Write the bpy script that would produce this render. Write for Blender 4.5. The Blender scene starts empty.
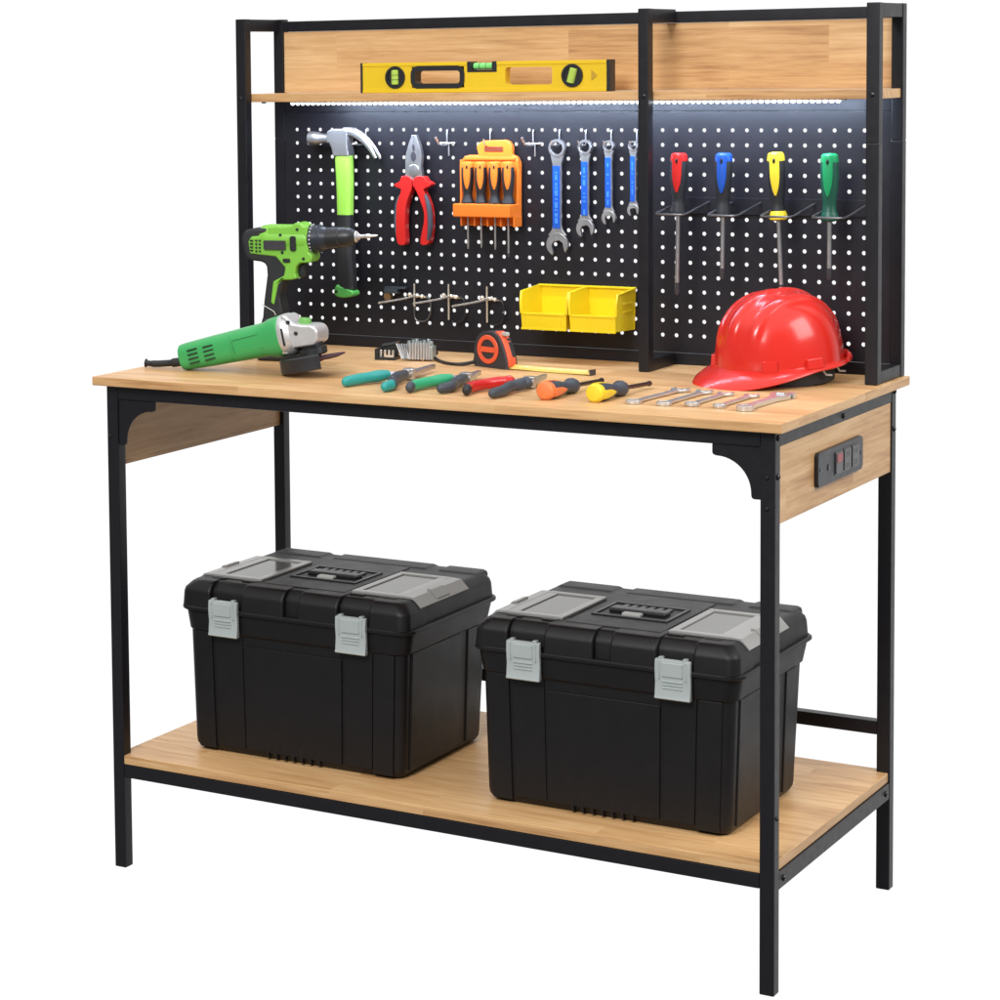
import bpy, bmesh, math, random
from mathutils import Vector, Matrix
random.seed(7)
S = bpy.context.scene
COL = S.collection
PI = math.pi

# ------------------------------------------------------------------ mesh builder
class MB:
    def __init__(self):
        self.bm = bmesh.new()

    def _merge(self, t, mi):
        for f in t.faces:
            f.material_index = mi
        bmesh.ops.recalc_face_normals(t, faces=t.faces[:])
        me = bpy.data.meshes.new('tmp')
        t.to_mesh(me)
        t.free()
        self.bm.from_mesh(me)
        bpy.data.meshes.remove(me)
        return self

    def _bevel(self, t, bev, seg, ang=28):
        if bev > 0:
            ed = [e for e in t.edges if len(e.link_faces) == 2 and e.calc_face_angle(0) > math.radians(ang)]
            bmesh.ops.bevel(t, geom=ed, offset=bev, segments=seg, profile=0.5, affect='EDGES', clamp_overlap=True)

    def box(self, x0, x1, y0, y1, z0, z1, bev=0.0, mi=0, seg=2):
        t = bmesh.new()
        bmesh.ops.create_cube(t, size=1)
        for v in t.verts:
            v.co = Vector(((x0 + x1) / 2 + v.co.x * (x1 - x0), (y0 + y1) / 2 + v.co.y * (y1 - y0), (z0 + z1) / 2 + v.co.z * (z1 - z0)))
        self._bevel(t, bev, seg)
        return self._merge(t, mi)

    def hexa(self, pts, bev=0.0, mi=0, seg=2):
        """eight points: bottom loop then top loop"""
        t = bmesh.new()
        v = [t.verts.new(p) for p in pts]
        for q in ((3, 2, 1, 0), (4, 5, 6, 7), (0, 1, 5, 4), (1, 2, 6, 5), (2, 3, 7, 6), (3, 0, 4, 7)):
            t.faces.new([v[i] for i in q])
        bmesh.ops.recalc_face_normals(t, faces=t.faces[:])
        self._bevel(t, bev, seg)
        return self._merge(t, mi)

    def prism(self, pts, d0, d1, plane='xz', bev=0.0, mi=0, seg=2, ang=28, mat=None):
        f = {'xz': lambda u, v, d: (u, d, v), 'xy': lambda u, v, d: (u, v, d), 'yz': lambda u, v, d: (d, u, v)}[plane]
        t = bmesh.new()
        a = [t.verts.new(f(u, v, d0)) for u, v in pts]
        b = [t.verts.new(f(u, v, d1)) for u, v in pts]
        n = len(pts)
        t.faces.new(a)
        t.faces.new(b[::-1])
        for i in range(n):
            t.faces.new((a[i], b[i], b[(i + 1) % n], a[(i + 1) % n]))
        bmesh.ops.recalc_face_normals(t, faces=t.faces[:])
        self._bevel(t, bev, seg, ang)
        if mat is not None:
            bmesh.ops.transform(t, matrix=mat, verts=t.verts[:])
        return self._merge(t, mi)

    def loft(self, rings, mi=0, cap=True, closed=False):
        t = bmesh.new()
        R = [[t.verts.new(p) for p in r] for r in rings]
        n = len(R[0])
        last = len(R) if closed else len(R) - 1
        for i in range(last):
            A, B = R[i], R[(i + 1) % len(R)]
            for j in range(n):
                t.faces.new((A[j], A[(j + 1) % n], B[(j + 1) % n], B[j]))
        if cap and not closed:
            t.faces.new(R[0][::-1])
            t.faces.new(R[-1])
        return self._merge(t, mi)

    def lathe(self, prof, p0=(0, 0, 0), d=(0, 0, 1), seg=24, mi=0, closed=False, squash=None):
        """prof: (radius, along) pairs"""
        p0 = Vector(p0)
        d = Vector(d).normalized()
        a = d.orthogonal().normalized()
        if abs(d.z) < 0.9:
            a = d.cross(Vector((0, 0, 1))).normalized()
        b = d.cross(a)
        s1, s2 = squash or (1, 1)
        rings = []
        for r, t in prof:
            r = max(r, 1e-5)
            rings.append([p0 + d * t + a * (math.cos(2 * PI * k / seg) * r * s1) + b * (math.sin(2 * PI * k / seg) * r * s2) for k in range(seg)])
        return self.loft(rings, mi, cap=not closed, closed=closed)

    def tube(self, pts, r, seg=10, mi=0, flat=None):
        """pts along a path; r a number or a list; flat=(w,h) gives a strap"""
        P = [Vector(p) for p in pts]
        n = len(P)
        T = []
        for i in range(n):
            T.append((P[min(i + 1, n - 1)] - P[max(i - 1, 0)]).normalized())
        u = T[0].orthogonal().normalized()
        if abs(T[0].z) < 0.9:
            u = T[0].cross(Vector((0, 0, 1))).normalized()
        rings = []
        for i in range(n):
            u = (u - T[i] * u.dot(T[i])).normalized()
            w = T[i].cross(u)
            rr = r[i] if isinstance(r, (list, tuple)) else r
            fx, fy = flat or (1, 1)
            rings.append([P[i] + u * (math.cos(2 * PI * k / seg) * rr * fx) + w * (math.sin(2 * PI * k / seg) * rr * fy) for k in range(seg)])
        return self.loft(rings, mi)

    def ball(self, c, r, mi=0, seg=16, sc=(1, 1, 1)):
        t = bmesh.new()
        bmesh.ops.create_uvsphere(t, u_segments=seg, v_segments=max(6, seg // 2), radius=r)
        for v in t.verts:
            v.co = Vector((c[0] + v.co.x * sc[0], c[1] + v.co.y * sc[1], c[2] + v.co.z * sc[2]))
        return self._merge(t, mi)

    def xform(self, m):
        bmesh.ops.transform(self.bm, matrix=m, verts=self.bm.verts[:])
        return self

    def build(self, name, mats, parent=None, sharp=32, wn=True):
        me = bpy.data.meshes.new(name)
        self.bm.to_mesh(me)
        self.bm.free()
        for m in (mats if isinstance(mats, (list, tuple)) else [mats]):
            me.materials.append(m)
        for p in me.polygons:
            p.use_smooth = True
        me.set_sharp_from_angle(angle=math.radians(sharp))
        o = bpy.data.objects.new(name, me)
        COL.objects.link(o)
        if parent is not None:
            o.parent = parent
        if wn:
            w = o.modifiers.new('normals', 'WEIGHTED_NORMAL')
            w.keep_sharp = True
        return o


def rrect(x0, x1, y0, y1, r, z, n=6):
    r = min(r, (x1 - x0) / 2 - 1e-5, (y1 - y0) / 2 - 1e-5)
    out = []
    for cx, cy, a0 in ((x1 - r, y1 - r, 0), (x0 + r, y1 - r, 90), (x0 + r, y0 + r, 180), (x1 - r, y0 + r, 270)):
        for k in range(n + 1):
            a = math.radians(a0 + 90 * k / n)
            out.append(Vector((cx + math.cos(a) * r, cy + math.sin(a) * r, z)))
    return out


def rr2(x0, x1, y0, y1, r, n=6):
    return [(p.x, p.y) for p in rrect(x0, x1, y0, y1, r, 0, n)]


def smooth_path(pts, per=8):
    P = [Vector(p) for p in pts]
    out = []
    for i in range(len(P) - 1):
        p0, p1, p2, p3 = P[max(i - 1, 0)], P[i], P[i + 1], P[min(i + 2, len(P) - 1)]
        for k in range(per):
            t = k / per
            out.append(0.5 * ((2 * p1) + (p2 - p0) * t + (2 * p0 - 5 * p1 + 4 * p2 - p3) * t * t + (3 * p1 - p0 - 3 * p2 + p3) * t ** 3))
    out.append(P[-1])
    return out


def smooth_loop(pts, per=4):
    P = [Vector((p[0], p[1], 0)) for p in pts]
    n = len(P)
    out = []
    for i in range(n):
        p0, p1, p2, p3 = P[i - 1], P[i], P[(i + 1) % n], P[(i + 2) % n]
        for k in range(per):
            t = k / per
            q = 0.5 * ((2 * p1) + (p2 - p0) * t + (2 * p0 - 5 * p1 + 4 * p2 - p3) * t * t + (3 * p1 - p0 - 3 * p2 + p3) * t ** 3)
            out.append((q.x, q.y))
    return out


def lerp_list(vals, per=8):
    out = []
    for i in range(len(vals) - 1):
        for k in range(per):
            out.append(vals[i] + (vals[i + 1] - vals[i]) * k / per)
    out.append(vals[-1])
    return out


def tag(o, label, cat, group=None):
    o['label'] = label
    o['category'] = cat
    if group:
        o['group'] = group
    return o


def thing(name, label, cat, loc=(0, 0, 0), rz=0.0, group=None, rot=None):
    o = bpy.data.objects.new(name, None)
    COL.objects.link(o)
    o.location = loc
    o.rotation_euler = rot or (0, 0, rz)
    o.empty_display_size = 0.05
    return tag(o, label, cat, group)


def copy_tree(o, parent=None):
    c = o.copy()
    COL.objects.link(c)
    if parent is not None:
        c.parent = parent
    for ch in list(o.children):
        copy_tree(ch, c)
    return c


# ------------------------------------------------------------------ materials
def new_mat(name):
    m = bpy.data.materials.new(name)
    m.use_nodes = True
    nt = m.node_tree
    return m, nt, nt.nodes['Principled BSDF']


def plain(name, rgb, rough=0.45, metal=0.0, spec=0.5, var=0.12, vscale=40.0, bump=0.0, bscale=900.0, coat=0.0, trans=0.0, ior=1.45, rvar=0.08):
    """painted / plastic / metal surface with a little mottling in tone, gloss and relief"""
    m, nt, b = new_mat(name)
    N, L = nt.nodes.new, nt.links.new
    tc = N('ShaderNodeTexCoord')
    nz = N('ShaderNodeTexNoise')
    nz.inputs['Scale'].default_value = vscale
    nz.inputs['Detail'].default_value = 5
    L(tc.outputs['Object'], nz.inputs['Vector'])
    mx = N('ShaderNodeMix')
    mx.data_type = 'RGBA'
    mx.inputs[6].default_value = tuple(c * (1 - var) for c in rgb) + (1,)
    mx.inputs[7].default_value = tuple(min(1, c * (1 + var)) for c in rgb) + (1,)
    L(nz.outputs['Fac'], mx.inputs[0])
    L(mx.outputs[2], b.inputs['Base Color'])
    mr = N('ShaderNodeMapRange')
    mr.inputs[3].default_value = max(0.03, rough - rvar)
    mr.inputs[4].default_value = min(1, rough + rvar)
    L(nz.outputs['Fac'], mr.inputs[0])
    L(mr.outputs[0], b.inputs['Roughness'])
    b.inputs['Metallic'].default_value = metal
    b.inputs['Specular IOR Level'].default_value = spec
    b.inputs['Coat Weight'].default_value = coat
    b.inputs['Coat Roughness'].default_value = 0.12
    b.inputs['Transmission Weight'].default_value = trans
    b.inputs['IOR'].default_value = ior
    if bump > 0:
        n2 = N('ShaderNodeTexNoise')
        n2.inputs['Scale'].default_value = bscale
        n2.inputs['Detail'].default_value = 2
        L(tc.outputs['Object'], n2.inputs['Vector'])
        bp = N('ShaderNodeBump')
        bp.inputs['Strength'].default_value = bump
        bp.inputs['Distance'].default_value = 0.001
        L(n2.outputs['Fac'], bp.inputs['Height'])
        L(bp.outputs['Normal'], b.inputs['Normal'])
    return m


def wood(name, along='x', shift=0.0, stave=0.052, length=0.46):
    """oak-look laminated board: staves with their own tone, long grain, pores"""
    m, nt, b = new_mat(name)
    N, L = nt.nodes.new, nt.links.new
    tc = N('ShaderNodeTexCoord')
    sp = N('ShaderNodeSeparateXYZ')
    L(tc.outputs['Object'], sp.inputs[0])

    def math_(op, a, c=None):
        n = N('ShaderNodeMath')
        n.operation = op
        for i, q in enumerate((a, c)):
            if q is None:
                continue
            if isinstance(q, (int, float)):
                n.inputs[i].default_value = q
            else:
                L(q, n.inputs[i])
        return n.outputs[0]
    X, Y, Z = sp.outputs
    if along == 'x':
        U, V = math_('ADD', X, shift), math_('ADD', math_('ADD', Y, Z), shift)
    else:
        U, V = math_('ADD', Y, shift), math_('ADD', math_('ADD', Z, X), shift)

    def comb(a, c, d=0.0):
        n = N('ShaderNodeCombineXYZ')
        for i, q in enumerate((a, c, d)):
            if isinstance(q, (int, float)):
                n.inputs[i].default_value = q
            else:
                L(q, n.inputs[i])
        return n.outputs[0]
    br = N('ShaderNodeTexBrick')
    br.offset = 0.37
    br.inputs['Scale'].default_value = 1
    br.inputs['Mortar Size'].default_value = 0
    br.inputs['Brick Width'].default_value = length
    br.inputs['Row Height'].default_value = stave
    br.inputs['Color1'].default_value = (0, 0, 0, 1)
    br.inputs['Color2'].default_value = (1, 1, 1, 1)
    L(comb(U, V), br.inputs['Vector'])
    st = br.outputs['Color']

    def noise(su, sv, sw, detail, rough, dist=0.0):
        n = N('ShaderNodeTexNoise')
        n.inputs['Scale'].default_value = 1
        n.inputs['Detail'].default_value = detail
        n.inputs['Roughness'].default_value = rough
        n.inputs['Distortion'].default_value = dist
        L(comb(math_('MULTIPLY', U, su), math_('MULTIPLY', V, sv), math_('MULTIPLY', st, sw)), n.inputs['Vector'])
        return n.outputs['Fac']
    figure = noise(4.5, 34, 9, 4, 0.55, 0.9)
    grain = noise(7, 190, 5, 5, 0.62)
    pores = noise(26, 820, 3, 2, 0.5)
    s = math_('ADD', math_('MULTIPLY', figure, 0.50), math_('MULTIPLY', grain, 0.46))
    s = math_('ADD', s, math_('MULTIPLY', math_('SUBTRACT', st, 0.5), 0.13))
    s = math_('ADD', s, math_('MULTIPLY', math_('SUBTRACT', pores, 0.5), 0.22))
    cr = N('ShaderNodeValToRGB')
    e = cr.color_ramp.elements
    e[0].position = 0.27
    e[0].color = WOOD[0]
    e[1].position = 0.66
    e[1].color = WOOD[2]
    k = e.new(0.46)
    k.color = WOOD[1]
    L(s, cr.inputs[0])
    L(cr.outputs[0], b.inputs['Base Color'])
    mr = N('ShaderNodeMapRange')
    mr.inputs[3].default_value = 0.48
    mr.inputs[4].default_value = 0.34
    L(s, mr.inputs[0])
    L(mr.outputs[0], b.inputs['Roughness'])
    bp = N('ShaderNodeBump')
    bp.inputs['Strength'].default_value = 0.12
    bp.inputs['Distance'].default_value = 0.0006
    L(grain, bp.inputs['Height'])
    L(bp.outputs['Normal'], b.inputs['Normal'])
    return m


def edge_ends(o, m):
    """banded ends: grain runs along the edge"""
    o.data.materials.append(m)
    for p in o.data.polygons:
        if abs(p.normal.x) > 0.7:
            p.material_index = 1
    return o


WOOD = [(0.385, 0.188, 0.070, 1), (0.605, 0.350, 0.152, 1), (0.75, 0.490, 0.245, 1)]
M = {}
M['wood_top'] = wood('oak_top', 'x', 0.0)
M['wood_shelf'] = wood('oak_shelf', 'x', 0.31)
M['wood_back'] = wood('oak_back', 'x', 0.77, stave=0.06)
M['wood_side'] = wood('oak_side', 'y', 0.23, stave=0.06, length=0.3)
M['metal'] = plain('black_powder_coat', (0.0078, 0.0075, 0.0105), 0.40, 0, 0.42, 0.15, 60, 0.10, 1400)
M['peg'] = plain('black_sheet_steel', (0.0105, 0.0098, 0.0135), 0.40, 0, 0.42, 0.15, 25, 0.05, 1200)
M['bolt'] = plain('black_bolt', (0.010, 0.010, 0.011), 0.28, 0.0, 0.6)
M['abs'] = plain('black_moulded_plastic', (0.0068, 0.0062, 0.0072), 0.44, 0, 0.40, 0.18, 30, 0.22, 1600)
M['clear'] = plain('smoked_clear_plastic', (0.13, 0.128, 0.125), 0.10, 0, 0.5, 0.06, 30)
M['clear_rim'] = plain('clear_plastic_rim', (0.29, 0.285, 0.275), 0.20, 0, 0.5, 0.06, 30)
M['latch'] = plain('milky_latch_plastic', (0.52, 0.57, 0.56), 0.22, 0.35, 0.7, 0.12, 30, 0, 900, 0.5)
M['tab'] = plain('grey_tab_plastic', (0.42, 0.42, 0.40), 0.35)
M['chrome'] = plain('polished_steel', (0.66, 0.66, 0.665), 0.32, 0.82, 0.5, 0.15, 90, 0.05, 500)
M['steel'] = plain('satin_steel', (0.50, 0.50, 0.505), 0.34, 0.9, 0.5, 0.18, 80, 0.10, 600)
M['zinc'] = plain('zinc_wire', (0.66, 0.66, 0.67), 0.30, 0.9, 0.5)
M['darkwire'] = plain('dark_wire', (0.035, 0.035, 0.037), 0.35, 0.6, 0.5)
M['brass'] = plain('brass', (0.55, 0.33, 0.16), 0.32, 0.9, 0.5)
M['nickel'] = plain('warm_nickel', (0.80, 0.74, 0.64), 0.26, 0.7, 0.5)
M['lime'] = plain('lime_plastic', (0.200, 0.500, 0.055), 0.36, 0, 0.5, 0.05, 30)
M['limegrip'] = plain('lime_handle', (0.30, 0.62, 0.075), 0.40, 0, 0.5, 0.05, 30)
M['green'] = plain('green_plastic', (0.045, 0.345, 0.100), 0.34, 0, 0.5, 0.05, 30)
M['butt'] = plain('green_butt', (0.10, 0.45, 0.09), 0.4)
M['rubber'] = plain('black_rubber', (0.016, 0.017, 0.019), 0.52, 0, 0.5, 0.2, 60, 0.15, 1500)
M['tool_black'] = plain('tool_black', (0.018, 0.019, 0.021), 0.36, 0, 0.5, 0.15, 40)
M['grey_label'] = plain('dark_grey_label', (0.045, 0.042, 0.048), 0.3)
M['slate'] = plain('slate_grip', (0.045, 0.055, 0.070), 0.45, 0, 0.5, 0.12, 60, 0.1, 1500)
M['red'] = plain('red_plastic', (0.52, 0.018, 0.016), 0.24, 0, 0.5, 0.05, 30)
M['helmet'] = plain('red_helmet_shell', (0.60, 0.022, 0.014), 0.22, 0, 0.45, 0.05, 14, 0.05, 160, 0.25, rvar=0.06)
M['orange'] = plain('orange_plastic', (0.76, 0.185, 0.020), 0.36, 0, 0.5, 0.05, 30)
M['tape_orange'] = plain('tape_orange', (0.70, 0.095, 0.035), 0.40, 0, 0.5, 0.06, 30)
M['peach'] = plain('orange_cap', (0.78, 0.20, 0.06), 0.42)
M['yellow'] = plain('yellow_plastic', (0.80, 0.60, 0.012), 0.34, 0, 0.5, 0.04, 20)
M['level_yellow'] = plain('yellow_enamel', (0.78, 0.52, 0.018), 0.33, 0, 0.5, 0.05, 25)
M['sd_yellow'] = plain('yellow_handle', (0.78, 0.58, 0.03), 0.36)
M['blade_yellow'] = plain('yellow_blade', (0.62, 0.45, 0.10), 0.3)
M['vial'] = plain('green_vial', (0.42, 0.60, 0.10), 0.10, 0, 0.6, 0.1, 60)
M['vial_bright'] = plain('bright_green_vial', (0.22, 0.72, 0.20), 0.12, 0, 0.6, 0.1, 60)
M['blue'] = plain('blue_plastic', (0.010, 0.072, 0.37), 0.34, 0, 0.5, 0.08, 60)
M['blue_ink'] = plain('pale_blue_marks', (0.045, 0.19, 0.62), 0.34, 0, 0.5, 0.1, 60)
M['green_sd'] = plain('green_handle', (0.012, 0.30, 0.105), 0.34)
M['dkgreen'] = plain('dark_green_handle', (0.012, 0.085, 0.055), 0.38)
M['teal'] = plain('teal_grip', (0.020, 0.29, 0.27), 0.42, 0, 0.5, 0.07, 60)
M['teal_green'] = plain('green_grip', (0.030, 0.34, 0.16), 0.42, 0, 0.5, 0.07, 60)
M['alu'] = plain('cast_aluminium', (0.60, 0.60, 0.60), 0.38, 0.55, 0.5, 0.08, 60, 0.15, 900)
M['disc'] = plain('abrasive_disc', (0.075, 0.034, 0.048), 0.7, 0, 0.4, 0.3, 400, 0.5, 2500)
M['grey_plastic'] = plain('grey_plastic', (0.12, 0.12, 0.125), 0.45)
M['red_rocker'] = plain('red_rocker', (0.30, 0.02, 0.03), 0.3)

m, nt, b = new_mat('led_emitter')
b.inputs['Base Color'].default_value = (0.9, 0.93, 1, 1)
b.inputs['Emission Color'].default_value = (0.86, 0.92, 1.0, 1)
b.inputs['Emission Strength'].default_value = 6.0
M['led'] = m

# ------------------------------------------------------------------ measured dimensions of the bench (metres)
W, D, H, T = 1.2, 0.5967, 0.8442, 0.0150
XL, YL, LG, YB = 0.0165, 0.0182, 0.0223, 0.5563
HP, YP, PX, YK = 1.4448, 0.4540, 0.0205, 0.5947
HY = 0.5772
PIT, PITX, HX, HZ = 0.024848, 0.024790, 0.0634, 1.24149

bench = thing('workbench', 'oak topped workbench on black steel legs with a pegboard hutch, shelf and side outlet', 'workbench')

def bolt(parent, p, axis, r=0.0042):
    mb = MB()
    mb.lathe([(r * 1.0, -0.001), (r, 0.0012), (r * 0.75, 0.0026), (r * 0.35, 0.0029), (r * 0.32, 0.0016), (0.0, 0.0016)], p, axis, 14)
    return mb.build('bolt', M['bolt'], parent)

# tabletop
edge_ends(MB().box(0, W, 0, D, H - T, H, 0.0016).build('tabletop', M['wood_top'], bench), M['wood_side'])

# legs
def leg(x, y):
    return MB().box(x, x + LG, y, y + LG, 0, H - T - 0.0005, 0.0018).build('leg', M['metal'], bench)
lfl, lfr = leg(XL, YL), leg(W - XL - LG, YL)
lbl, lbr = leg(XL, YB), leg(W - XL - LG, YB)
FX, BX = XL + LG, W - XL - LG
for z in (0.762, 0.717):
    bolt(lfr, (BX + LG * 0.45, YL, z), (0, -1, 0), 0.0034)
bolt(lfl, (XL + LG * 0.25, YL, 0.742), (0, -1, 0), 0.0036)
for z in (0.8185, 0.762):
    bolt(lfr, (W - XL, YL + LG * 0.55, z), (1, 0, 0), 0.0046)
bolt(lfr, (W - XL, YL + LG * 0.5, 0.262), (1, 0, 0), 0.003)
bolt(lbr, (W - XL, YB + LG * 0.5, 0.7605), (1, 0, 0), 0.0042)
bolt(lbr, (W - XL, YB + LG * 0.55, 0.8215), (1, 0, 0), 0.0046)

# rails under the top
MB().box(FX, BX, YL + 0.0004, YL + LG - 0.001, 0.8055, H - T - 0.0006, 0.0014).build('front_rail', M['metal'], bench)
MB().box(FX, BX, YB + 0.001, YB + LG - 0.0004, 0.8055, H - T - 0.0006, 0.0014).build('back_rail', M['metal'], bench)
MB().box(XL + 0.0005, FX - 0.001, YL + LG, YB, 0.8050, H - T - 0.0006, 0.0014).build('side_rail', M['metal'], bench)
sr = MB().box(BX + 0.001, W - XL - 0.0005, YL + LG, YB, 0.8050, H - T - 0.0006, 0.0014).build('side_rail', M['metal'], bench)
bolt(sr, (W - XL - 0.0004, 0.318, 0.8135), (1, 0, 0), 0.0042)

# corner brackets
def bracket(mirror):
    p = [(1.0875, 0.8052), (1.0875, 0.7925), (1.0890, 0.7895), (1.0920, 0.7885)]
    for k in range(0, 13):
        a = math.radians(90 - 90 * k / 12)
        p.append((1.0945 + 0.052 * math.cos(a), 0.7360 + 0.052 * math.sin(a)))
    p += [(1.1468, 0.7322), (1.1482, 0.7295), (1.1510, 0.7285), (1.1619, 0.7285), (1.1619, 0.8052)]
    if mirror:
        p = [(W - x, z) for x, z in p][::-1]
    return MB().prism(p, YL + 0.003, YL + 0.0075, 'xz', 0.0010).build('corner_bracket', M['metal'], bench)
bracket(False)
bracket(True)

# side panels and outlet
MB().box(XL + 0.0025, XL + 0.0145, YL + LG + 0.0004, YB + 0.004, 0.6905, 0.8046, 0.001).build('side_panel', M['wood_side'], bench)
MB().box(W - XL - 0.0145, W - XL - 0.0020, YL + LG + 0.0004, YB - 0.0004, 0.6915, 0.8046, 0.001).build('side_panel', M['wood_side'], bench)
XO = W - XL - 0.0020
om = MB().prism(rr2(0.1895, 0.3985, 0.7210, 0.7738, 0.009), XO - 0.001, XO + 0.0065, 'yz', 0.0014)
outlet = om.build('power_outlet', plain('outlet_plate', (0.026, 0.027, 0.032), 0.38), bench)
for i, (y0, y1) in enumerate(((0.266, 0.297), (0.304, 0.335), (0.342, 0.373))):
    mb = MB().prism(rr2(y0 - 0.0035, y1 + 0.0015, 0.7290, 0.7660, 0.003), XO + 0.0055, XO + 0.0072, 'yz', 0.0004)
    mb.prism(rr2(y0, y1, 0.7315, 0.7640, 0.002), XO + 0.006, XO + 0.0088, 'yz', 0.0006, 1)
    if i == 0:
        mb.prism([(y0 + 0.003, 0.7480), (y1 - 0.003, 0.7480), (y1 - 0.003, 0.7615), (y0 + 0.003, 0.7615)], XO + 0.008, XO + 0.0095, 'yz', 0.0004, 2)
        mb.build('switch', [M['bolt'], M['grey_plastic'], M['red_rocker']], outlet)
    else:
        for zz in (0.7385, 0.7555):
            for yy in (0.010, 0.020):
                mb.box(XO + 0.0085, XO + 0.0091, y0 + yy - 0.0015, y0 + yy + 0.0015, zz - 0.004, zz + 0.004, 0, 0)
        mb.build('socket', [M['bolt'], M['grey_plastic']], outlet)
MB().lathe([(0.0055, 0), (0.0055, 0.0012), (0.004, 0.0016), (0.0, 0.0016)], (XO + 0.006, 0.236, 0.7465), (1, 0, 0), 18).build('breaker_button', M['bolt'], outlet)
for yy in (0.2, 0.388):
    MB().lathe([(0.0032, 0), (0.0032, 0.001), (0.0, 0.0014)], (XO + 0.006, yy, 0.747), (1, 0, 0), 12).build('screw', M['bolt'], outlet)

# lower shelf
ZS = 0.1955
edge_ends(MB().box(XL + 0.0040, W - XL - 0.0030, YL + 0.0016, YB + LG - 0.002, ZS - 0.0152, ZS, 0.0014).build('lower_shelf', M['wood_shelf'], bench), M['wood_side'])
MB().box(FX, BX, YL + 0.0005, YL + LG - 0.001, 0.1575, ZS - 0.0156, 0.0014).build('shelf_rail', M['metal'], bench)
MB().box(FX, BX, YB + 0.001, YB + LG - 0.0005, 0.1575, ZS - 0.0156, 0.0014).build('shelf_rail', M['metal'], bench)
MB().box(XL + 0.0005, FX - 0.001, YL + LG, YB, 0.1530, ZS - 0.0156, 0.0014).build('shelf_rail', M['metal'], bench)
s4 = MB().box(BX + 0.001, W - XL - 0.0005, YL + LG, YB, 0.1530, ZS - 0.0156, 0.0014).build('shelf_rail', M['metal'], bench)
for y in (0.060, 0.538):
    bolt(s4, (W - XL - 0.0004, y, 0.166), (1, 0, 0), 0.0048)
MB().box(FX, BX, YB + 0.001, YB + LG - 0.001, 0.2565, 0.2790, 0.0014).build('back_bar', M['metal'], bench)

# hutch frame
PLX, PMX, PRX = 0.0092, 0.7900, 1.1712
PM = 0.0186
BLX, BRX = 0.0166, 1.1735
def post(x, w, y, seam):
    mb = MB()
    if seam:
        mb.box(x, x + w, y, y + PX, H + 0.0002, 1.2250, 0.0016)
        mb.box(x + 0.0008, x + w - 0.0008, y + 0.0008, y + PX - 0.0008, 1.2240, 1.2270)
        mb.box(x, x + w, y, y + PX, 1.2258, HP, 0.0016)
    else:
        mb.box(x, x + w, y, y + PX, H + 0.0002, HP, 0.0016)
    return mb.build('post', M['metal'], bench)
pfl = post(PLX, PX, YP, False)
pfm = post(PMX, PM, YP, False)
pfr = post(PRX, PX, YP, True)
post(BLX, PX, YK - PX, True)
post(BRX, PX - 0.002, YK - PX, True)
for p, x in ((pfl, PLX + PX * 0.42), (pfm, PMX + PM * 0.52), (pfr, PRX + PX * 0.48)):
    bolt(p, (x, YP, 1.3015), (0, -1, 0), 0.0040)
for x, w in ((PLX, PX), (PMX, PM), (PRX, PX)):
    MB().box(x + 0.0006, x + w - 0.0006, YP + PX, YK - PX, HP - 0.0225, HP - 0.0004, 0.0014).build('top_side_rail', M['metal'], bench)
    MB().box(x + 0.0006, x + w - 0.0006, YP + PX, YK - PX, H + 0.0003, H + 0.0205, 0.0014).build('bottom_side_rail', M['metal'], bench)
for x0, x1 in ((BLX + PX, BRX),):
    MB().box(x0, x1, YK - PX, YK - 0.001, 1.4218, 1.4408, 0.0014).build('top_back_rail', M['metal'], bench)
    MB().box(x0, x1, YK - PX - 0.0012, YK - 0.001, H + 0.0003, 0.8642, 0.0014).build('bottom_back_rail', M['metal'], bench)
    MB().box(x0, x1, HY - 0.0008, HY + 0.012, 1.2738, 1.2938, 0.0006).build('upper_back_rail', M['metal'], bench)
    MB().box(x0 + 0.001, x1 - 0.001, HY + 0.0035, HY + 0.0100, 1.2660, 1.2736).build('joint_strip', M['bolt'], bench)
    MB().box(x0 + 0.0006, x1 - 0.0006, HY, HY + 0.012, 1.3092, 1.4214, 0.0008).build('back_panel', M['wood_back'], bench)
MB().box(0.0118, 1.1890, YP + PX + 0.0004, YK - PX - 0.0006, 1.2942, 1.3090, 0.0012).build('upper_shelf', M['wood_back'], bench)
MB().lathe([(0.0042, 0), (0.0042, 0.0026), (0.002, 0.003), (0, 0.003)], (0.048, YP + PX + 0.012, 1.2944), (0, 0, -1), 14).build('bolt', M['bolt'], bench)

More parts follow.
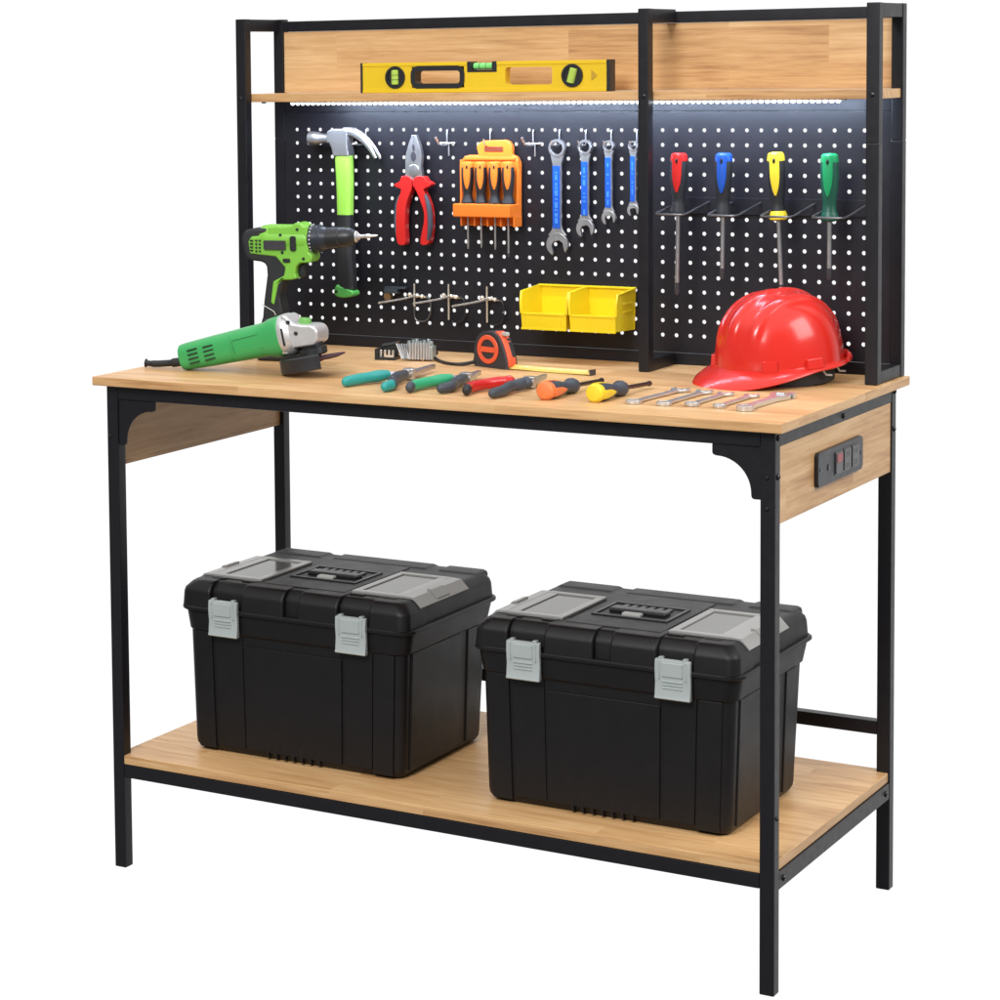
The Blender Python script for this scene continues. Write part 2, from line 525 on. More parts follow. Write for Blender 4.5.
# pegboard plates with real holes
def pegboard(x0, x1, cx0, cols):
    z0, z1 = 0.8646, 1.2722
    zb = HZ - 14.5 * PIT
    zt = HZ + 0.5 * PIT
    xa = cx0 - 0.5 * PITX
    xb = cx0 + (cols - 0.5) * PITX
    t = bmesh.new()
    R, NS = 0.0035, 12
    def cell(cx, cz):
        h, hw = PIT / 2, PITX / 2
        outer, inner = [], []
        for k in range(NS):
            a = 2 * PI * k / NS
            c, s = math.cos(a), math.sin(a)
            q = h / max(abs(c), abs(s))
            outer.append((cx + c * q * hw / h, cz + s * q))
            inner.append((cx + c * R, cz + s * R))
        # corners of the cell must be present: NS = 12 misses 45 deg, so patch them
        of = [t.verts.new((p[0], HY, p[1])) for p in outer]
        inf = [t.verts.new((p[0], HY, p[1])) for p in inner]
        inb = [t.verts.new((p[0], HY + 0.0014, p[1])) for p in inner]
        ofb = [t.verts.new((p[0], HY + 0.0014, p[1])) for p in outer]
        cor = {}
        for k, (sx, sz) in {1: (1, 1), 4: (-1, 1), 7: (-1, -1), 10: (1, -1)}.items():
            cor[k] = (t.verts.new((cx + sx * hw, HY, cz + sz * h)), t.verts.new((cx + sx * hw, HY + 0.0014, cz + sz * h)))
        for k in range(NS):
            n = (k + 1) % NS
            if k in cor:
                t.faces.new((of[k], inf[k], inf[n], of[n], cor[k][0]))
                t.faces.new((ofb[k], cor[k][1], ofb[n], inb[n], inb[k]))
            else:
                t.faces.new((of[k], inf[k], inf[n], of[n]))
                t.faces.new((ofb[k], ofb[n], inb[n], inb[k]))
            t.faces.new((inf[k], inb[k], inb[n], inf[n]))
    for c in range(cols):
        for r in range(15):
            cell(cx0 + c * PITX, HZ - r * PIT)
    bmesh.ops.remove_doubles(t, verts=t.verts[:], dist=0.0002)
    mb = MB()
    for f in t.faces:
        f.material_index = 0
    me = bpy.data.meshes.new('tmp')
    t.to_mesh(me)
    t.free()
    mb.bm.from_mesh(me)
    bpy.data.meshes.remove(me)
    yb = HY + 0.0014
    mb.box(x0, xa, HY, yb, z0, z1)
    mb.box(xb, x1, HY, yb, z0, z1)
    mb.box(xa, xb, HY, yb, zt, z1)
    mb.box(xa, xb, HY, yb, z0, zb)
    return mb.build('pegboard', M['peg'], bench, wn=False)
pegboard(BLX + PX + 0.0006, BRX - 0.0006, HX, 45)

# LED strip under the upper shelf
YLED = YP + PX + 0.008
strip = MB().box(0.1080, 1.1300, YLED - 0.004, YLED + 0.004, 1.2922, 1.2941, 0.0004).build('led_strip', plain('white_strip', (0.75, 0.76, 0.78), 0.4), bench)
NL = 96
first = None
for i in range(NL):
    x = 0.1115 + (1.1175 - 0.1115) * i / (NL - 1)
    if first is None:
        first = MB().ball((0, 0, 0), 0.0034, 0, 10, (1.22, 0.9, 1.1)).build('led', M['led'], strip)
        first.location = (x, YLED, 1.2916)
    else:
        c = first.copy()
        COL.objects.link(c)
        c.parent = strip
        c.location = (x, YLED, 1.2916)

# ------------------------------------------------------------------ tool boxes
def toolbox(label, loc):
    t = thing('toolbox', label, 'toolbox', loc, 0, 'black toolboxes on the lower shelf')
    mb = MB()
    def sec(z, hx, y0, y1, r):
        return rrect(-hx, hx, y0, y1, r, z, 6)
    mb.loft([sec(0.0, 0.192, 0.008, 0.280, 0.016), sec(0.004, 0.198, 0.002, 0.286, 0.016), sec(0.010, 0.2015, -0.001, 0.289, 0.016), sec(0.018, 0.2025, -0.002, 0.290, 0.016), sec(0.208, 0.2085, -0.004, 0.303, 0.018)])
    # raised panels on the front, following the taper
    def fpan(xa, xb, z0, z1, dp):
        def P(x, z, d):
            f = (z - 0.018) / 0.19
            k = (0.2025 + 0.006 * f) / 0.2025
            return (x * k, -0.002 - 0.002 * f - d, z)
        mb.hexa([P(xa, z0, dp), P(xb, z0, dp), P(xb, z0, -0.01), P(xa, z0, -0.01), P(xa, z1, dp), P(xb, z1, dp), P(xb, z1, -0.01), P(xa, z1, -0.01)], 0.0022)
    fpan(-0.1875, -0.1545, 0.006, 0.207, 0.0035)
    fpan(-0.150, -0.096, 0.012, 0.207, 0.0022)
    fpan(-0.092, 0.0915, 0.012, 0.19, 0.0034)
    fpan(0.0965, 0.1480, 0.012, 0.207, 0.0024)
    fpan(0.1500, 0.1875, 0.006, 0.207, 0.0037)
    for k in range(7):
        x = -0.052 + k * 0.0165
        fpan(x - 0.0030, x + 0.0030, 0.004, 0.028, 0.0042)
    # side panels with the carrying slot
    for s in (-1, 1):
        for y0, y1 in ((0.022, 0.196), (0.222, 0.268)):
            mb.hexa([(s * 0.195, y0, 0.012), (s * 0.2048, y0, 0.012), (s * 0.2048, y1, 0.012), (s * 0.195, y1, 0.012),
                     (s * 0.200, y0, 0.207), (s * 0.2108, y0, 0.207), (s * 0.2108, y1, 0.207), (s * 0.200, y1, 0.207)], 0.0022)
    # flange under the rim
    mb.loft([sec(0.206, 0.2085, -0.006, 0.308, 0.024), sec(0.2095, 0.2125, -0.009, 0.311, 0.026), sec(0.2400, 0.2175, -0.0115, 0.319, 0.028), sec(0.2440, 0.2165, -0.0105, 0.318, 0.027)])
    mb.build('body', M['abs'], t)
    # lid
    mb = MB()
    mb.loft([sec(0.2425, 0.2225, -0.0160, 0.324, 0.030), sec(0.2440, 0.2240, -0.0175, 0.3255, 0.031), sec(0.2480, 0.2240, -0.0175, 0.3255, 0.031), sec(0.2500, 0.2215, -0.0155, 0.3235, 0.030)])
    mb.loft([sec(0.2490, 0.2170, -0.0030, 0.320, 0.022), sec(0.2730, 0.2155, -0.0010, 0.318, 0.022), sec(0.2800, 0.2135, 0.0020, 0.316, 0.022),
             sec(0.2885, 0.2060, 0.0100, 0.309, 0.020), sec(0.2915, 0.2010, 0.0150, 0.304, 0.018)])
    def fblock(xa, xb, outer):
        prof = [(0.2495, 0.0, 0.0), (0.2730, 0.0018, 0.0012), (0.2795, 0.0035, 0.0030), (0.2885, 0.0115, 0.0115), (0.2918, 0.0165, 0.0165), (0.2927, 0.0215, 0.0215)]
        rings = []
        for z, iy, ix in prof:
            x0, x1 = xa + 0.0012 * (z - 0.2495) / 0.04, xb - 0.0012 * (z - 0.2495) / 0.04
            r = 0.004
            if outer == -1:
                x0 = xa + ix
            if outer == 1:
                x1 = xb - ix
            y0, y1 = -0.0145 + iy, 0.055
            pts = []
            rl = 0.018 if outer == -1 else r
            rt = 0.018 if outer == 1 else r
            for cx, cy, a0, rr in ((x1 - 0.002, y1 - 0.002, 0, 0.002), (x0 + 0.002, y1 - 0.002, 90, 0.002), (x0 + rl, y0 + rl, 180, rl), (x1 - rt, y0 + rt, 270, rt)):
                for k in range(7):
                    a = math.radians(a0 + 15 * k)
                    pts.append(Vector((cx + math.cos(a) * rr, cy + math.sin(a) * rr, z)))
            rings.append(pts)
        mb.loft(rings)
    fblock(-0.2190, -0.1575, -1)
    fblock(-0.0970, -0.0135, 0)
    fblock(0.0135, 0.0905, 0)
    fblock(0.1480, 0.2190, 1)
    # back blocks and the raised centre
    for xa, xb in ((-0.205, -0.10), (-0.085, 0.11), (0.125, 0.205)):
        mb.box(xa, xb, 0.262, 0.316, 0.250, 0.2935, 0.008)
    mb.box(-0.0800, 0.0800, 0.030, 0.262, 0.288, 0.2935, 0.0022)
    for s in (-1, 1):
        for xx in (0.105, 0.165):
            mb.box(s * xx - 0.013, s * xx + 0.013, 0.026, 0.034, 0.2915, 0.2938, 0.0008)
    lid = mb.build('lid', M['abs'], t)
    # carrying handle in the lid
    mb = MB()
    for q in ((-0.064, 0.064, 0.094, 0.100), (-0.064, 0.064, 0.186, 0.192), (-0.064, -0.058, 0.100, 0.186), (0.058, 0.064, 0.100, 0.186)):
        mb.box(q[0], q[1], q[2], q[3], 0.2925, 0.2958, 0.001)
    mb.box(-0.048, 0.048, 0.126, 0.150, 0.2925, 0.3000, 0.003)
    for k in range(6):
        mb.box(-0.040 + k * 0.0145, -0.031 + k * 0.0145, 0.155, 0.176, 0.2925, 0.2965, 0.001)
    hd = mb.build('carry_handle', M['tool_black'], lid)
    MB().box(-0.018, 0.014, 0.1065, 0.1200, 0.2925, 0.2985, 0.0022).build('tab', M['tab'], hd)
    # organiser windows
    for s in (-1, 1):
        x0, x1 = (s * 0.0880, s * 0.1860)
        a, c = min(x0, x1), max(x0, x1)
        y0, y1 = 0.040, 0.212
        mb = MB()
        fw = 0.013
        mb.box(a, c, y0, y0 + fw, 0.2915, 0.2962, 0.0012)
        mb.box(a, c, y1 - fw, y1, 0.2915, 0.2962, 0.0012)
        inner = a if s > 0 else c - fw
        outer = c - 0.018 if s > 0 else a
        mb.box(inner, inner + fw, y0 + fw, y1 - fw, 0.2915, 0.2960, 0.0012)
        mb.box(outer, outer + 0.018, y0 + fw, y1 - fw, 0.2915, 0.2960, 0.0012)
        # the flap that bends down over the shoulder of the lid
        xo = s * 0.1858
        fl = [(xo, 0.2910), (xo, 0.2962), (s * 0.2035, 0.2952), (s * 0.2185, 0.2800), (s * 0.2160, 0.2775), (s * 0.2020, 0.2905)]
        mb.prism(fl, y0 + 0.0005, y1 - 0.0005, 'xz', 0.0008)
        tb = [(s * 0.1960, 0.2950), (s * 0.1965, 0.2985), (s * 0.2045, 0.2975), (s * 0.2170, 0.2850), (s * 0.2155, 0.2825), (s * 0.2030, 0.2945)]
        mb.prism(tb, y0 + 0.062, y1 - 0.068, 'xz', 0.0008)
        wn = mb.build('organiser_window', M['clear_rim'], lid)
        MB().box(a + 0.014 if s > 0 else a + 0.019, c - 0.019 if s > 0 else c - 0.014, y0 + fw + 0.001, y1 - fw - 0.001, 0.2915, 0.2940, 0.0004).build('pane', M['clear'], wn)
    # latches
    for xc in (-0.1275, 0.1195):
        mb = MB()
        w = 0.0285
        # side profile in y-z: hooked at the top, lip at the bottom
        pr = [(-0.0150, 0.2665), (-0.0215, 0.2650), (-0.0228, 0.2500), (-0.0205, 0.2300), (-0.0225, 0.2110), (-0.0245, 0.2060), (-0.0215, 0.2040), (-0.0130, 0.2050)]
        mb.prism(pr, xc - w, xc + w, 'yz', 0.0016, ang=20)
        mb.box(xc - 0.0165, xc + 0.0165, -0.0240, -0.0200, 0.2400, 0.2610, 0.0008)
        for z in (0.2225, 0.2275, 0.2325):
            mb.box(xc - 0.0160, xc + 0.0160, -0.0232, -0.0205, z - 0.0010, z + 0.0010, 0.0004)
        for sx in (-1, 1):
            mb.box(xc + sx * 0.0215 - 0.0012, xc + sx * 0.0215 + 0.0012, -0.0238, -0.0205, 0.2360, 0.2640, 0.0005)
            mb.box(xc + sx * 0.0195 - 0.0035, xc + sx * 0.0195 + 0.0035, -0.0210, -0.0120, 0.2650, 0.2690, 0.001)
        mb.build('latch', M['latch'], t)
    return t

toolbox('black toolbox on the shelf nearer the plain left leg, fully clear of the front legs', (0.3165, 0.1225, ZS))
toolbox('black toolbox on the shelf standing partly behind the front leg below the power outlet', (0.8805, 0.1070, ZS))

# ------------------------------------------------------------------ hook kinds
def wire_hook(label, x, cross=False, group='straight wire hooks in the top row of holes', prong=0.040, up=0.006):
    t = thing('peg_hook', label, 'hook', (x, HY, HZ), 0, group)
    mb = MB()
    r = 0.0014
    mb.tube(smooth_path([(0, 0.006, 0.0), (0, -0.001, 0.0), (0, -0.0035, -0.003), (0, -0.0035, -0.024), (0, -0.005, -0.0262), (0, -0.012, -0.0268), (0, -prong + 0.006, -0.0255), (0, -prong, -0.0255 + up)], 5), r, 8)
    if cross:
        mb.tube([(-0.014, -0.0035, -0.0235), (0.016, -0.0035, -0.0235)], r, 8)
        mb.tube([(0.004, -0.0045, -0.022), (0.004, -0.0045, -0.046)], r, 8)
        mb.ball((0.012, -0.0035, -0.0235), 0.0026, 0, 8)
        mb.tube([(0, -prong, -0.0255 + up), (-0.001, -prong - 0.006, -0.018 + up)], 0.0022, 8)
    mb.build('wire', M['zinc'], t)
    return t

# ------------------------------------------------------------------ claw hammer
def outline_thing_part(name, pts, d0, d1, mats, parent, bev=0.004, sm=True, per=3, seg=3):
    q = smooth_loop(pts, per) if sm else pts
    return MB().prism(q, d0, d1, 'xz', bev, 0, seg, 40).build(name, mats, parent)

hm = thing('hammer', 'claw hammer with lime green and black handle hanging on the pegboard', 'hammer', (0.18, HY - 0.034, 1.24))
ox, oz = 0.18, 1.24
sh = lambda L: [(x - ox, z - oz) for x, z in L]
mb = MB()
# striking face and neck: turned, lying along x
mb.lathe([(0.0095, 0.000), (0.0125, 0.0012), (0.0128, 0.010), (0.0118, 0.0185), (0.0095, 0.024), (0.0088, 0.036), (0.0098, 0.052)], (0.1101 - ox, 0, 1.2268 - oz), (1, 0, -0.02), 28)
# cheek that takes the handle
mb.prism(sh([(0.1530, 1.2385), (0.1580, 1.2425), (0.1679, 1.2445), (0.1929, 1.2437), (0.1960, 1.2400), (0.1955, 1.2200), (0.1958, 1.2090), (0.1980, 1.1946), (0.1655, 1.1944), (0.1624, 1.2089), (0.1571, 1.2190), (0.1525, 1.2180)]), -0.0125, 0.0125, 'xz', 0.004, 0, 3)
# two claws with a slot between them
for s in (-1, 1):
    top = [(0.185, 1.2395), (0.1950, 1.2392), (0.2095, 1.2350), (0.2259, 1.2240), (0.2401, 1.2090), (0.2520, 1.1915)]
    pts = smooth_path([(x - ox, s * (0.0050 + 0.0035 * i / 5), z - oz) for i, (x, z) in enumerate(top)], 6)
    rad = lerp_list([0.0078, 0.0080, 0.0074, 0.0062, 0.0048, 0.0030], 6)
    mb.tube(pts, rad, 14, 0, flat=(0.62, 0.95))
mb.build('hammer_head', M['steel'], hm)
mb = MB()
mb.loft([[Vector((xc - ox + hw * math.copysign(abs(math.cos(a)) ** 0.6, math.cos(a)), 0.0115 * math.copysign(abs(math.sin(a)) ** 0.6, math.sin(a)), z - oz)) for a in [2 * PI * k / 28 for k in range(28)]]
         for z, xc, hw in ((1.1955, 0.1823, 0.0160), (1.190, 0.1823, 0.0163), (1.158, 0.1835, 0.0158), (1.128, 0.1838, 0.0148), (1.100, 0.1836, 0.0142), (1.088, 0.1836, 0.0142))])
mb.build('handle', M['limegrip'], hm)
mb = MB()
rings = []
zs = [1.0882 - i * 0.0042 for i in range(33)]
for i, z in enumerate(zs):
    f = (1.0882 - z) / (1.0882 - 0.954)
    hw = 0.0143 + 0.0020 * f
    xc = 0.1836 + 0.0035 * f
    ridge = 0.0009 * (1 if (z < 1.045 and i % 2 == 0) else 0)
    rings.append([Vector((xc - ox + (hw + (ridge if math.cos(a) > -0.2 else 0)) * math.copysign(abs(math.cos(a)) ** 0.65, math.cos(a)), (0.0125 + ridge) * math.copysign(abs(math.sin(a)) ** 0.65, math.sin(a)), z - oz)) for a in [2 * PI * k / 28 for k in range(28)]])
mb.loft(rings)
mb.build('grip', M['rubber'], hm)
mb = MB()
mb.prism(smooth_loop(sh([(0.1710, 0.9610), (0.1780, 0.9590), (0.1870, 0.9570), (0.1980, 0.9530), (0.2045, 0.9490), (0.2055, 0.9440), (0.2000, 0.9400), (0.1850, 0.9372), (0.1710, 0.9388), (0.1655, 0.9430), (0.1645, 0.9480), (0.1670, 0.9555)]), 3), -0.0135, 0.0135, 'xz', 0.004, 0, 3, 40)
mb.lathe([(0.0028, 0), (0.0028, 0.002), (0.0, 0.002)], (0.1705 - ox, -0.0131, 0.9485 - oz), (0, -1, 0), 12, 1)
mb.build('butt', [M['butt'], M['rubber']], hm)
wire_hook('thin wire hook holding the claw of the hanging hammer', HX + 6 * PITX - 0.0012, prong=0.05, up=0.002)

# ------------------------------------------------------------------ hanging red pliers
pl = thing('pliers', 'combination pliers with red and dark grips hanging jaws up on the pegboard', 'pliers', (0.3196, HY - 0.020, 1.15))
ox, oz = 0.3196, 1.15
mb = MB()
JL = [(0.3196, 1.2330), (0.3163, 1.2326), (0.3081, 1.2129), (0.3030, 1.1950), (0.3022, 1.1573), (0.3060, 1.1500), (0.3196, 1.1500)]
JR = [(0.3199, 1.2330), (0.3244, 1.2327), (0.3323, 1.2131), (0.3361, 1.1952), (0.3339, 1.1774), (0.3370, 1.1577), (0.3330, 1.1500), (0.3199, 1.1500)]
mb.prism(sh(JL), -0.0052, 0.0052, 'xz', 0.0012)
mb.prism(sh(JR), -0.0052, 0.0052, 'xz', 0.0012)
mb.lathe([(0.0105, 0), (0.0105, 0.0012), (0.009, 0.002), (0.0, 0.002)], (0.3205 - ox, -0.005, 1.1700 - oz), (0, -1, 0), 24)
jaw = mb.build('jaws', M['steel'], pl)
mb = MB()
mb.prism([(0.0085 * 0.62 * math.cos(2 * PI * k / 20) + 0.3196 - ox, 0.0085 * math.sin(2 * PI * k / 20) + 1.1945 - oz) for k in range(20)], -0.0058, -0.004, 'xz')
mb.prism([(0.0062 * 0.40 * math.cos(2 * PI * k / 16) + 0.3198 - ox, 0.0062 * math.sin(2 * PI * k / 16) + 1.2105 - oz) for k in range(16)], -0.0058, -0.004, 'xz')
mb.build('cutter_recess', M['grey_label'], jaw)
hL = [(0.2965, 1.1590), (0.3095, 1.1590), (0.3168, 1.1539), (0.3174, 1.1378), (0.3112, 1.1234), (0.3049, 1.1053), (0.3027, 1.0837), (0.3025, 1.0621), (0.3035, 1.0387), (0.2961, 1.0349), (0.2872, 1.0382), (0.2833, 1.0616), (0.2823, 1.0832), (0.2846, 1.1049), (0.2930, 1.1267), (0.2951, 1.1357), (0.2850, 1.1391), (0.2818, 1.1445), (0.2932, 1.1500)]
hR = [(0.3208, 1.1540), (0.3277, 1.1590), (0.3418, 1.1590), (0.3458, 1.1525), (0.3557, 1.1473), (0.3545, 1.1426), (0.3416, 1.1364), (0.3435, 1.1275), (0.3514, 1.1097), (0.3552, 1.0883), (0.3546, 1.0633), (0.3508, 1.0417), (0.3407, 1.0361), (0.3334, 1.0395), (0.3360, 1.0557), (0.3410, 1.0773), (0.3412, 1.0952), (0.3353, 1.1130), (0.3255, 1.1343), (0.3195, 1.1432)]
o1 = MB().prism(smooth_loop(sh(hL), 2), -0.0090, 0.0090, 'xz', 0.0052, 0, 4, 40).build('handle', M['red'], pl)
o2 = MB().prism(smooth_loop(sh(hR), 2), -0.0090, 0.0090, 'xz', 0.0052, 0, 4, 40).build('handle', M['red'], pl)
for o, pts in ((o1, [(0.2912, 1.1240), (0.2868, 1.1090), (0.2846, 1.0900), (0.2845, 1.0650), (0.2880, 1.0440)]), (o2, [(0.3440, 1.1270), (0.3500, 1.1080), (0.3530, 1.0880), (0.3528, 1.0640), (0.3490, 1.0450)])):
    dark = o is o2
    q = smooth_path([(x - ox, -0.0070 if dark else -0.0050, z - oz) for x, z in pts], 5)
    MB().tube(q, lerp_list([0.0024, 0.0046, 0.0050, 0.0050, 0.0030], 5), 12, 0, flat=(1.0, 0.8)).build('grip_inlay', M['slate'], o)

# ------------------------------------------------------------------ wrenches
def wrench(t, L, ring_r, hw, open_r, steel, inlay=None, th=0.0042, tilt=15.0, ink=False):
    """combination wrench in the local x-z plane: ring centre at the origin, jaw downward (−z)"""
    mb = MB()
    a, c = ring_r, ring_r * 0.69
    b_ = th * 1.2
    prof = [(a - 0.0006, -b_), (a, -b_ + 0.0008), (a, b_ - 0.0008), (a - 0.0006, b_), (c + 0.0006, b_), (c, b_ - 0.0006), (c, -b_ + 0.0006), (c + 0.0006, -b_)]
    mb.lathe(prof, (0, 0, 0), (0, 1, 0), 30, closed=True)
    z0, z1 = -ring_r * 0.80, -L + open_r * 0.80
    sh_ = [(-hw * 1.5, z0), (hw * 1.5, z0), (hw * 1.08, z0 - ring_r * 0.9), (hw, z0 - ring_r * 1.6), (hw, z1 + open_r * 0.9), (hw * 1.25, z1 + open_r * 0.45), (open_r * 0.86, z1 - open_r * 0.05), (-open_r * 0.86, z1 - open_r * 0.05), (-hw * 1.25, z1 + open_r * 0.45), (-hw, z1 + open_r * 0.9), (-hw, z0 - ring_r * 1.6), (-hw * 1.08, z0 - ring_r * 0.9)]
    mb.prism(sh_, -th * 0.8, th * 0.8, 'xz', 0.0010)
    # jaw
    cz = -L
    pts = []
    g = open_r * 0.52
    rot = math.radians(tilt)
    n = 26
    for k in range(n + 1):
        an = math.radians(-90 + 36) + math.radians(288) * k / n
        pts.append((open_r * math.cos(an), open_r * math.sin(an)))
    pts += [(-g, -open_r * 0.62), (-g, open_r * 0.02), (-g * 0.55, open_r * 0.30), (g * 0.55, open_r * 0.30), (g, open_r * 0.02), (g, -open_r * 0.62)]
    pts = [(x * math.cos(rot) - y * math.sin(rot), cz + x * math.sin(rot) + y * math.cos(rot)) for x, y in pts]
    mb.prism(pts, -th, th, 'xz', 0.0010, 0, 2, 40)
    o = mb.build('wrench_body', steel, t)
    if inlay:
        za, zb = z0 - ring_r * 1.15, z1 + open_r * 0.55
        MB().prism(rr2(-hw * 0.98, hw * 0.78, zb, za, hw * 0.12), -th * 0.8 - 0.0011, th * 0.8 + 0.0011, 'xz', 0.0005).build('handle_inlay', inlay, t)
        mb = MB()
        rnd = random.Random(int(L * 1e5))
        z = za - 0.010
        while z > zb + 0.010:
            ln = rnd.choice([0.003, 0.006, 0.010])
            w_ = rnd.choice([0.25, 0.35])
            mb.box(-hw * w_ - hw * 0.1, hw * w_ - hw * 0.1, -th * 0.8 - 0.0014, -th * 0.8 - 0.0008, z - ln, z)
            z -= ln + rnd.choice([0.002, 0.004, 0.012])
        mb.build('size_marks', M['blue_ink'], t)
    return t

GW = 'blue handled wrenches hanging on the pegboard'
for lab, x, zr, zend, rr_, hw, orr in (
        ('largest blue handled combination wrench hanging on the pegboard', 0.5962, 1.2108, 1.0250, 0.0157, 0.0080, 0.0205),
        ('second largest blue handled wrench, hanging between two other blue ones', 0.6485, 1.2128, 1.0575, 0.0128, 0.0068, 0.0165),
        ('third largest blue handled wrench with its short jaw well above the yellow bins', 0.6922, 1.2147, 1.0800, 0.0098, 0.0060, 0.0130),
        ('smallest blue handled wrench, half hidden by the middle post', 0.7370, 1.2150, 1.0960, 0.0088, 0.0050, 0.0108)):
    t = thing('wrench', lab, 'wrench', (x, HY - 0.017, zr), 0, GW)
    wrench(t, zr - zend - orr * 0.92, rr_, hw, orr, M['steel'], M['blue'], 0.0036, 12, True)
for lab, c in (('wire hook carrying the largest blue wrench', 21.4), ('wire hook carrying the second largest blue wrench', 23.4), ('wire hook carrying the third largest blue wrench', 25.3), ('wire hook carrying the smallest blue wrench beside the middle post', 27.2)):
    wire_hook(lab, HX + c * PITX, prong=0.036, up=0.008)
wire_hook('empty cross shaped wire hook between the red pliers and the orange rack', 0.3760, True)
wire_hook('empty cross shaped wire hook between the orange rack and the largest blue wrench', 0.5440, True)

# ------------------------------------------------------------------ screwdrivers
def screwdriver(t, hl, hr, sl, sr, cap, panel, body, ferrule=None, tipdark=0.0, pang=-84, base_flare=1.05):
    """local: handle from z=0 (shaft side) up to z=hl, shaft down to z=-sl"""
    mb = MB()
    prof = [(hr * 0.55, -0.002), (hr * 0.86 * base_flare, 0.0), (hr * 0.92 * base_flare, hl * 0.05), (hr * 0.74, hl * 0.17), (hr * 0.72, hl * 0.26), (hr * 0.92, hl * 0.48), (hr * 1.0, hl * 0.66), (hr * 0.97, hl * 0.86), (hr * 0.90, hl * 0.905)]
    mb.lathe(prof, seg=28)
    h = mb.build('handle', body, t)
    MB().lathe([(hr * 0.95, hl * 0.85), (hr * 0.985, hl * 0.89), (hr * 0.90, hl * 0.965), (hr * 0.70, hl * 0.992), (0.0, hl)], seg=28).build('end_cap', cap, h)
    mb = MB()
    for a0 in (pang, pang + 180):
        a = math.radians(a0)
        d = Vector((math.cos(a), math.sin(a), 0))
        s_ = Vector((-math.sin(a), math.cos(a), 0))
        rings = []
        for i in range(13):
            f = i / 12
            z = hl * (0.36 + 0.575 * f)
            w = hr * 0.54 * min(1.0, math.sin(PI * min(0.5, f * 0.8 + 0.02)) ** 0.6)
            fr = 0.84 + 0.16 * (math.sin(PI * (0.25 + 0.6 * f)))
            cen = d * hr * (fr * 0.93)
            rings.append([cen + s_ * (w * math.cos(2 * PI * k / 12)) + d * (hr * 0.16 * math.sin(2 * PI * k / 12)) + Vector((0, 0, z)) for k in range(12)])
        mb.loft(rings)
    MBp = mb.build('side_panel', panel, h)
    a = math.radians(pang)
    mb = MB().ball((math.cos(a) * hr * 1.06, math.sin(a) * hr * 1.06, hl * 0.87), hr * 0.16, 0, 10, (1, 0.6, 1.9))
    mb.build('hang_hole', M['bolt'], h)
    if ferrule:
        MB().lathe([(hr * 0.80, -0.001), (hr * 1.0, 0.001), (hr * 0.98, hl * 0.075), (hr * 0.72, hl * 0.16)], seg=28).build('ferrule', ferrule, h)
    mb = MB()
    mb.lathe([(sr, 0.002), (sr, -sl * 0.93), (sr * 0.7, -sl)], seg=14)
    s2 = mb.build('shaft', M['steel'], t)
    if tipdark > 0:
        MB().lathe([(sr * 1.15, -sl + tipdark), (sr * 1.18, -sl + tipdark * 0.4), (sr * 0.8, -sl - 0.0004), (0, -sl - 0.0006)], seg=14).build('tip', M['grey_label'], s2)
    return t

GS = 'screwdrivers standing in the wire holder'
yS = 0.512
for lab, x, zt, zb, ztip, cap, ferr, lean, td in (
        ('screwdriver with a red cap in the holder right beside the middle post', 0.8370, 1.2065, 1.1045, 0.9700, 'red', None, 0.018, 0.02),
        ('screwdriver with a blue cap standing in the wire holder', 0.9150, 1.2070, 1.1035, 0.9985, 'blue', None, 0.014, 0.018),
        ('screwdriver with a yellow cap and yellow collar in the wire holder above the helmet', 1.0095, 1.2090, 1.0990, 0.9830, 'sd_yellow', 'sd_yellow', -0.045, 0.01),
        ('screwdriver with a green cap and dark green grip in the wire holder', 1.0940, 1.2075, 1.0995, 1.0040, 'green_sd', 'dkgreen', 0.0, 0.018)):
    t = thing('screwdriver', lab, 'screwdriver', (x, yS, zb), 0, GS, rot=(0, lean, 0))
    screwdriver(t, zt - zb, 0.0146, zb - ztip, 0.0036, M[cap], M[cap], M['rubber'] if cap != 'green_sd' else M['dkgreen'], M[ferr] if ferr else None, td)

# wire holder for the four screwdrivers
hd = thing('screwdriver_holder', 'long black screwdriver holder with four wire loops on the pegboard', 'tool holder', (0, 0, 0))
hd.location = (0.97, HY, 1.12)
ox, oy, oz = 0.97, HY, 1.12
MB().box(0.8140 - ox, 1.1520 - ox, -0.0035, -0.0004, 1.1010 - oz, 1.1290 - oz, 0.0008).build('mounting_strip', M['metal'], hd)
for xl, xr in ((0.8105, 0.8660), (0.9010, 0.9560), (0.9905, 1.0480), (1.0760, 1.1350)):
    zf, zk, yf = 1.1065, 1.1215, 0.462
    pts = [(xl + 0.006, HY - 0.003, zk), (xl + 0.004, yf + 0.012, zf + 0.001), (xl + 0.0065, yf + 0.003, zf), (xl + 0.014, yf, zf), (xr - 0.010, yf, zf), (xr - 0.002, yf + 0.004, zf), (xr, yf + 0.014, zf + 0.001), (xr, HY - 0.003, zk)]
    MB().tube([(x - ox, y - oy, z - oz) for x, y, z in pts], 0.0019, 8).build('wire_loop', plain('grey_wire', (0.10, 0.10, 0.105), 0.35, 0.5), hd)

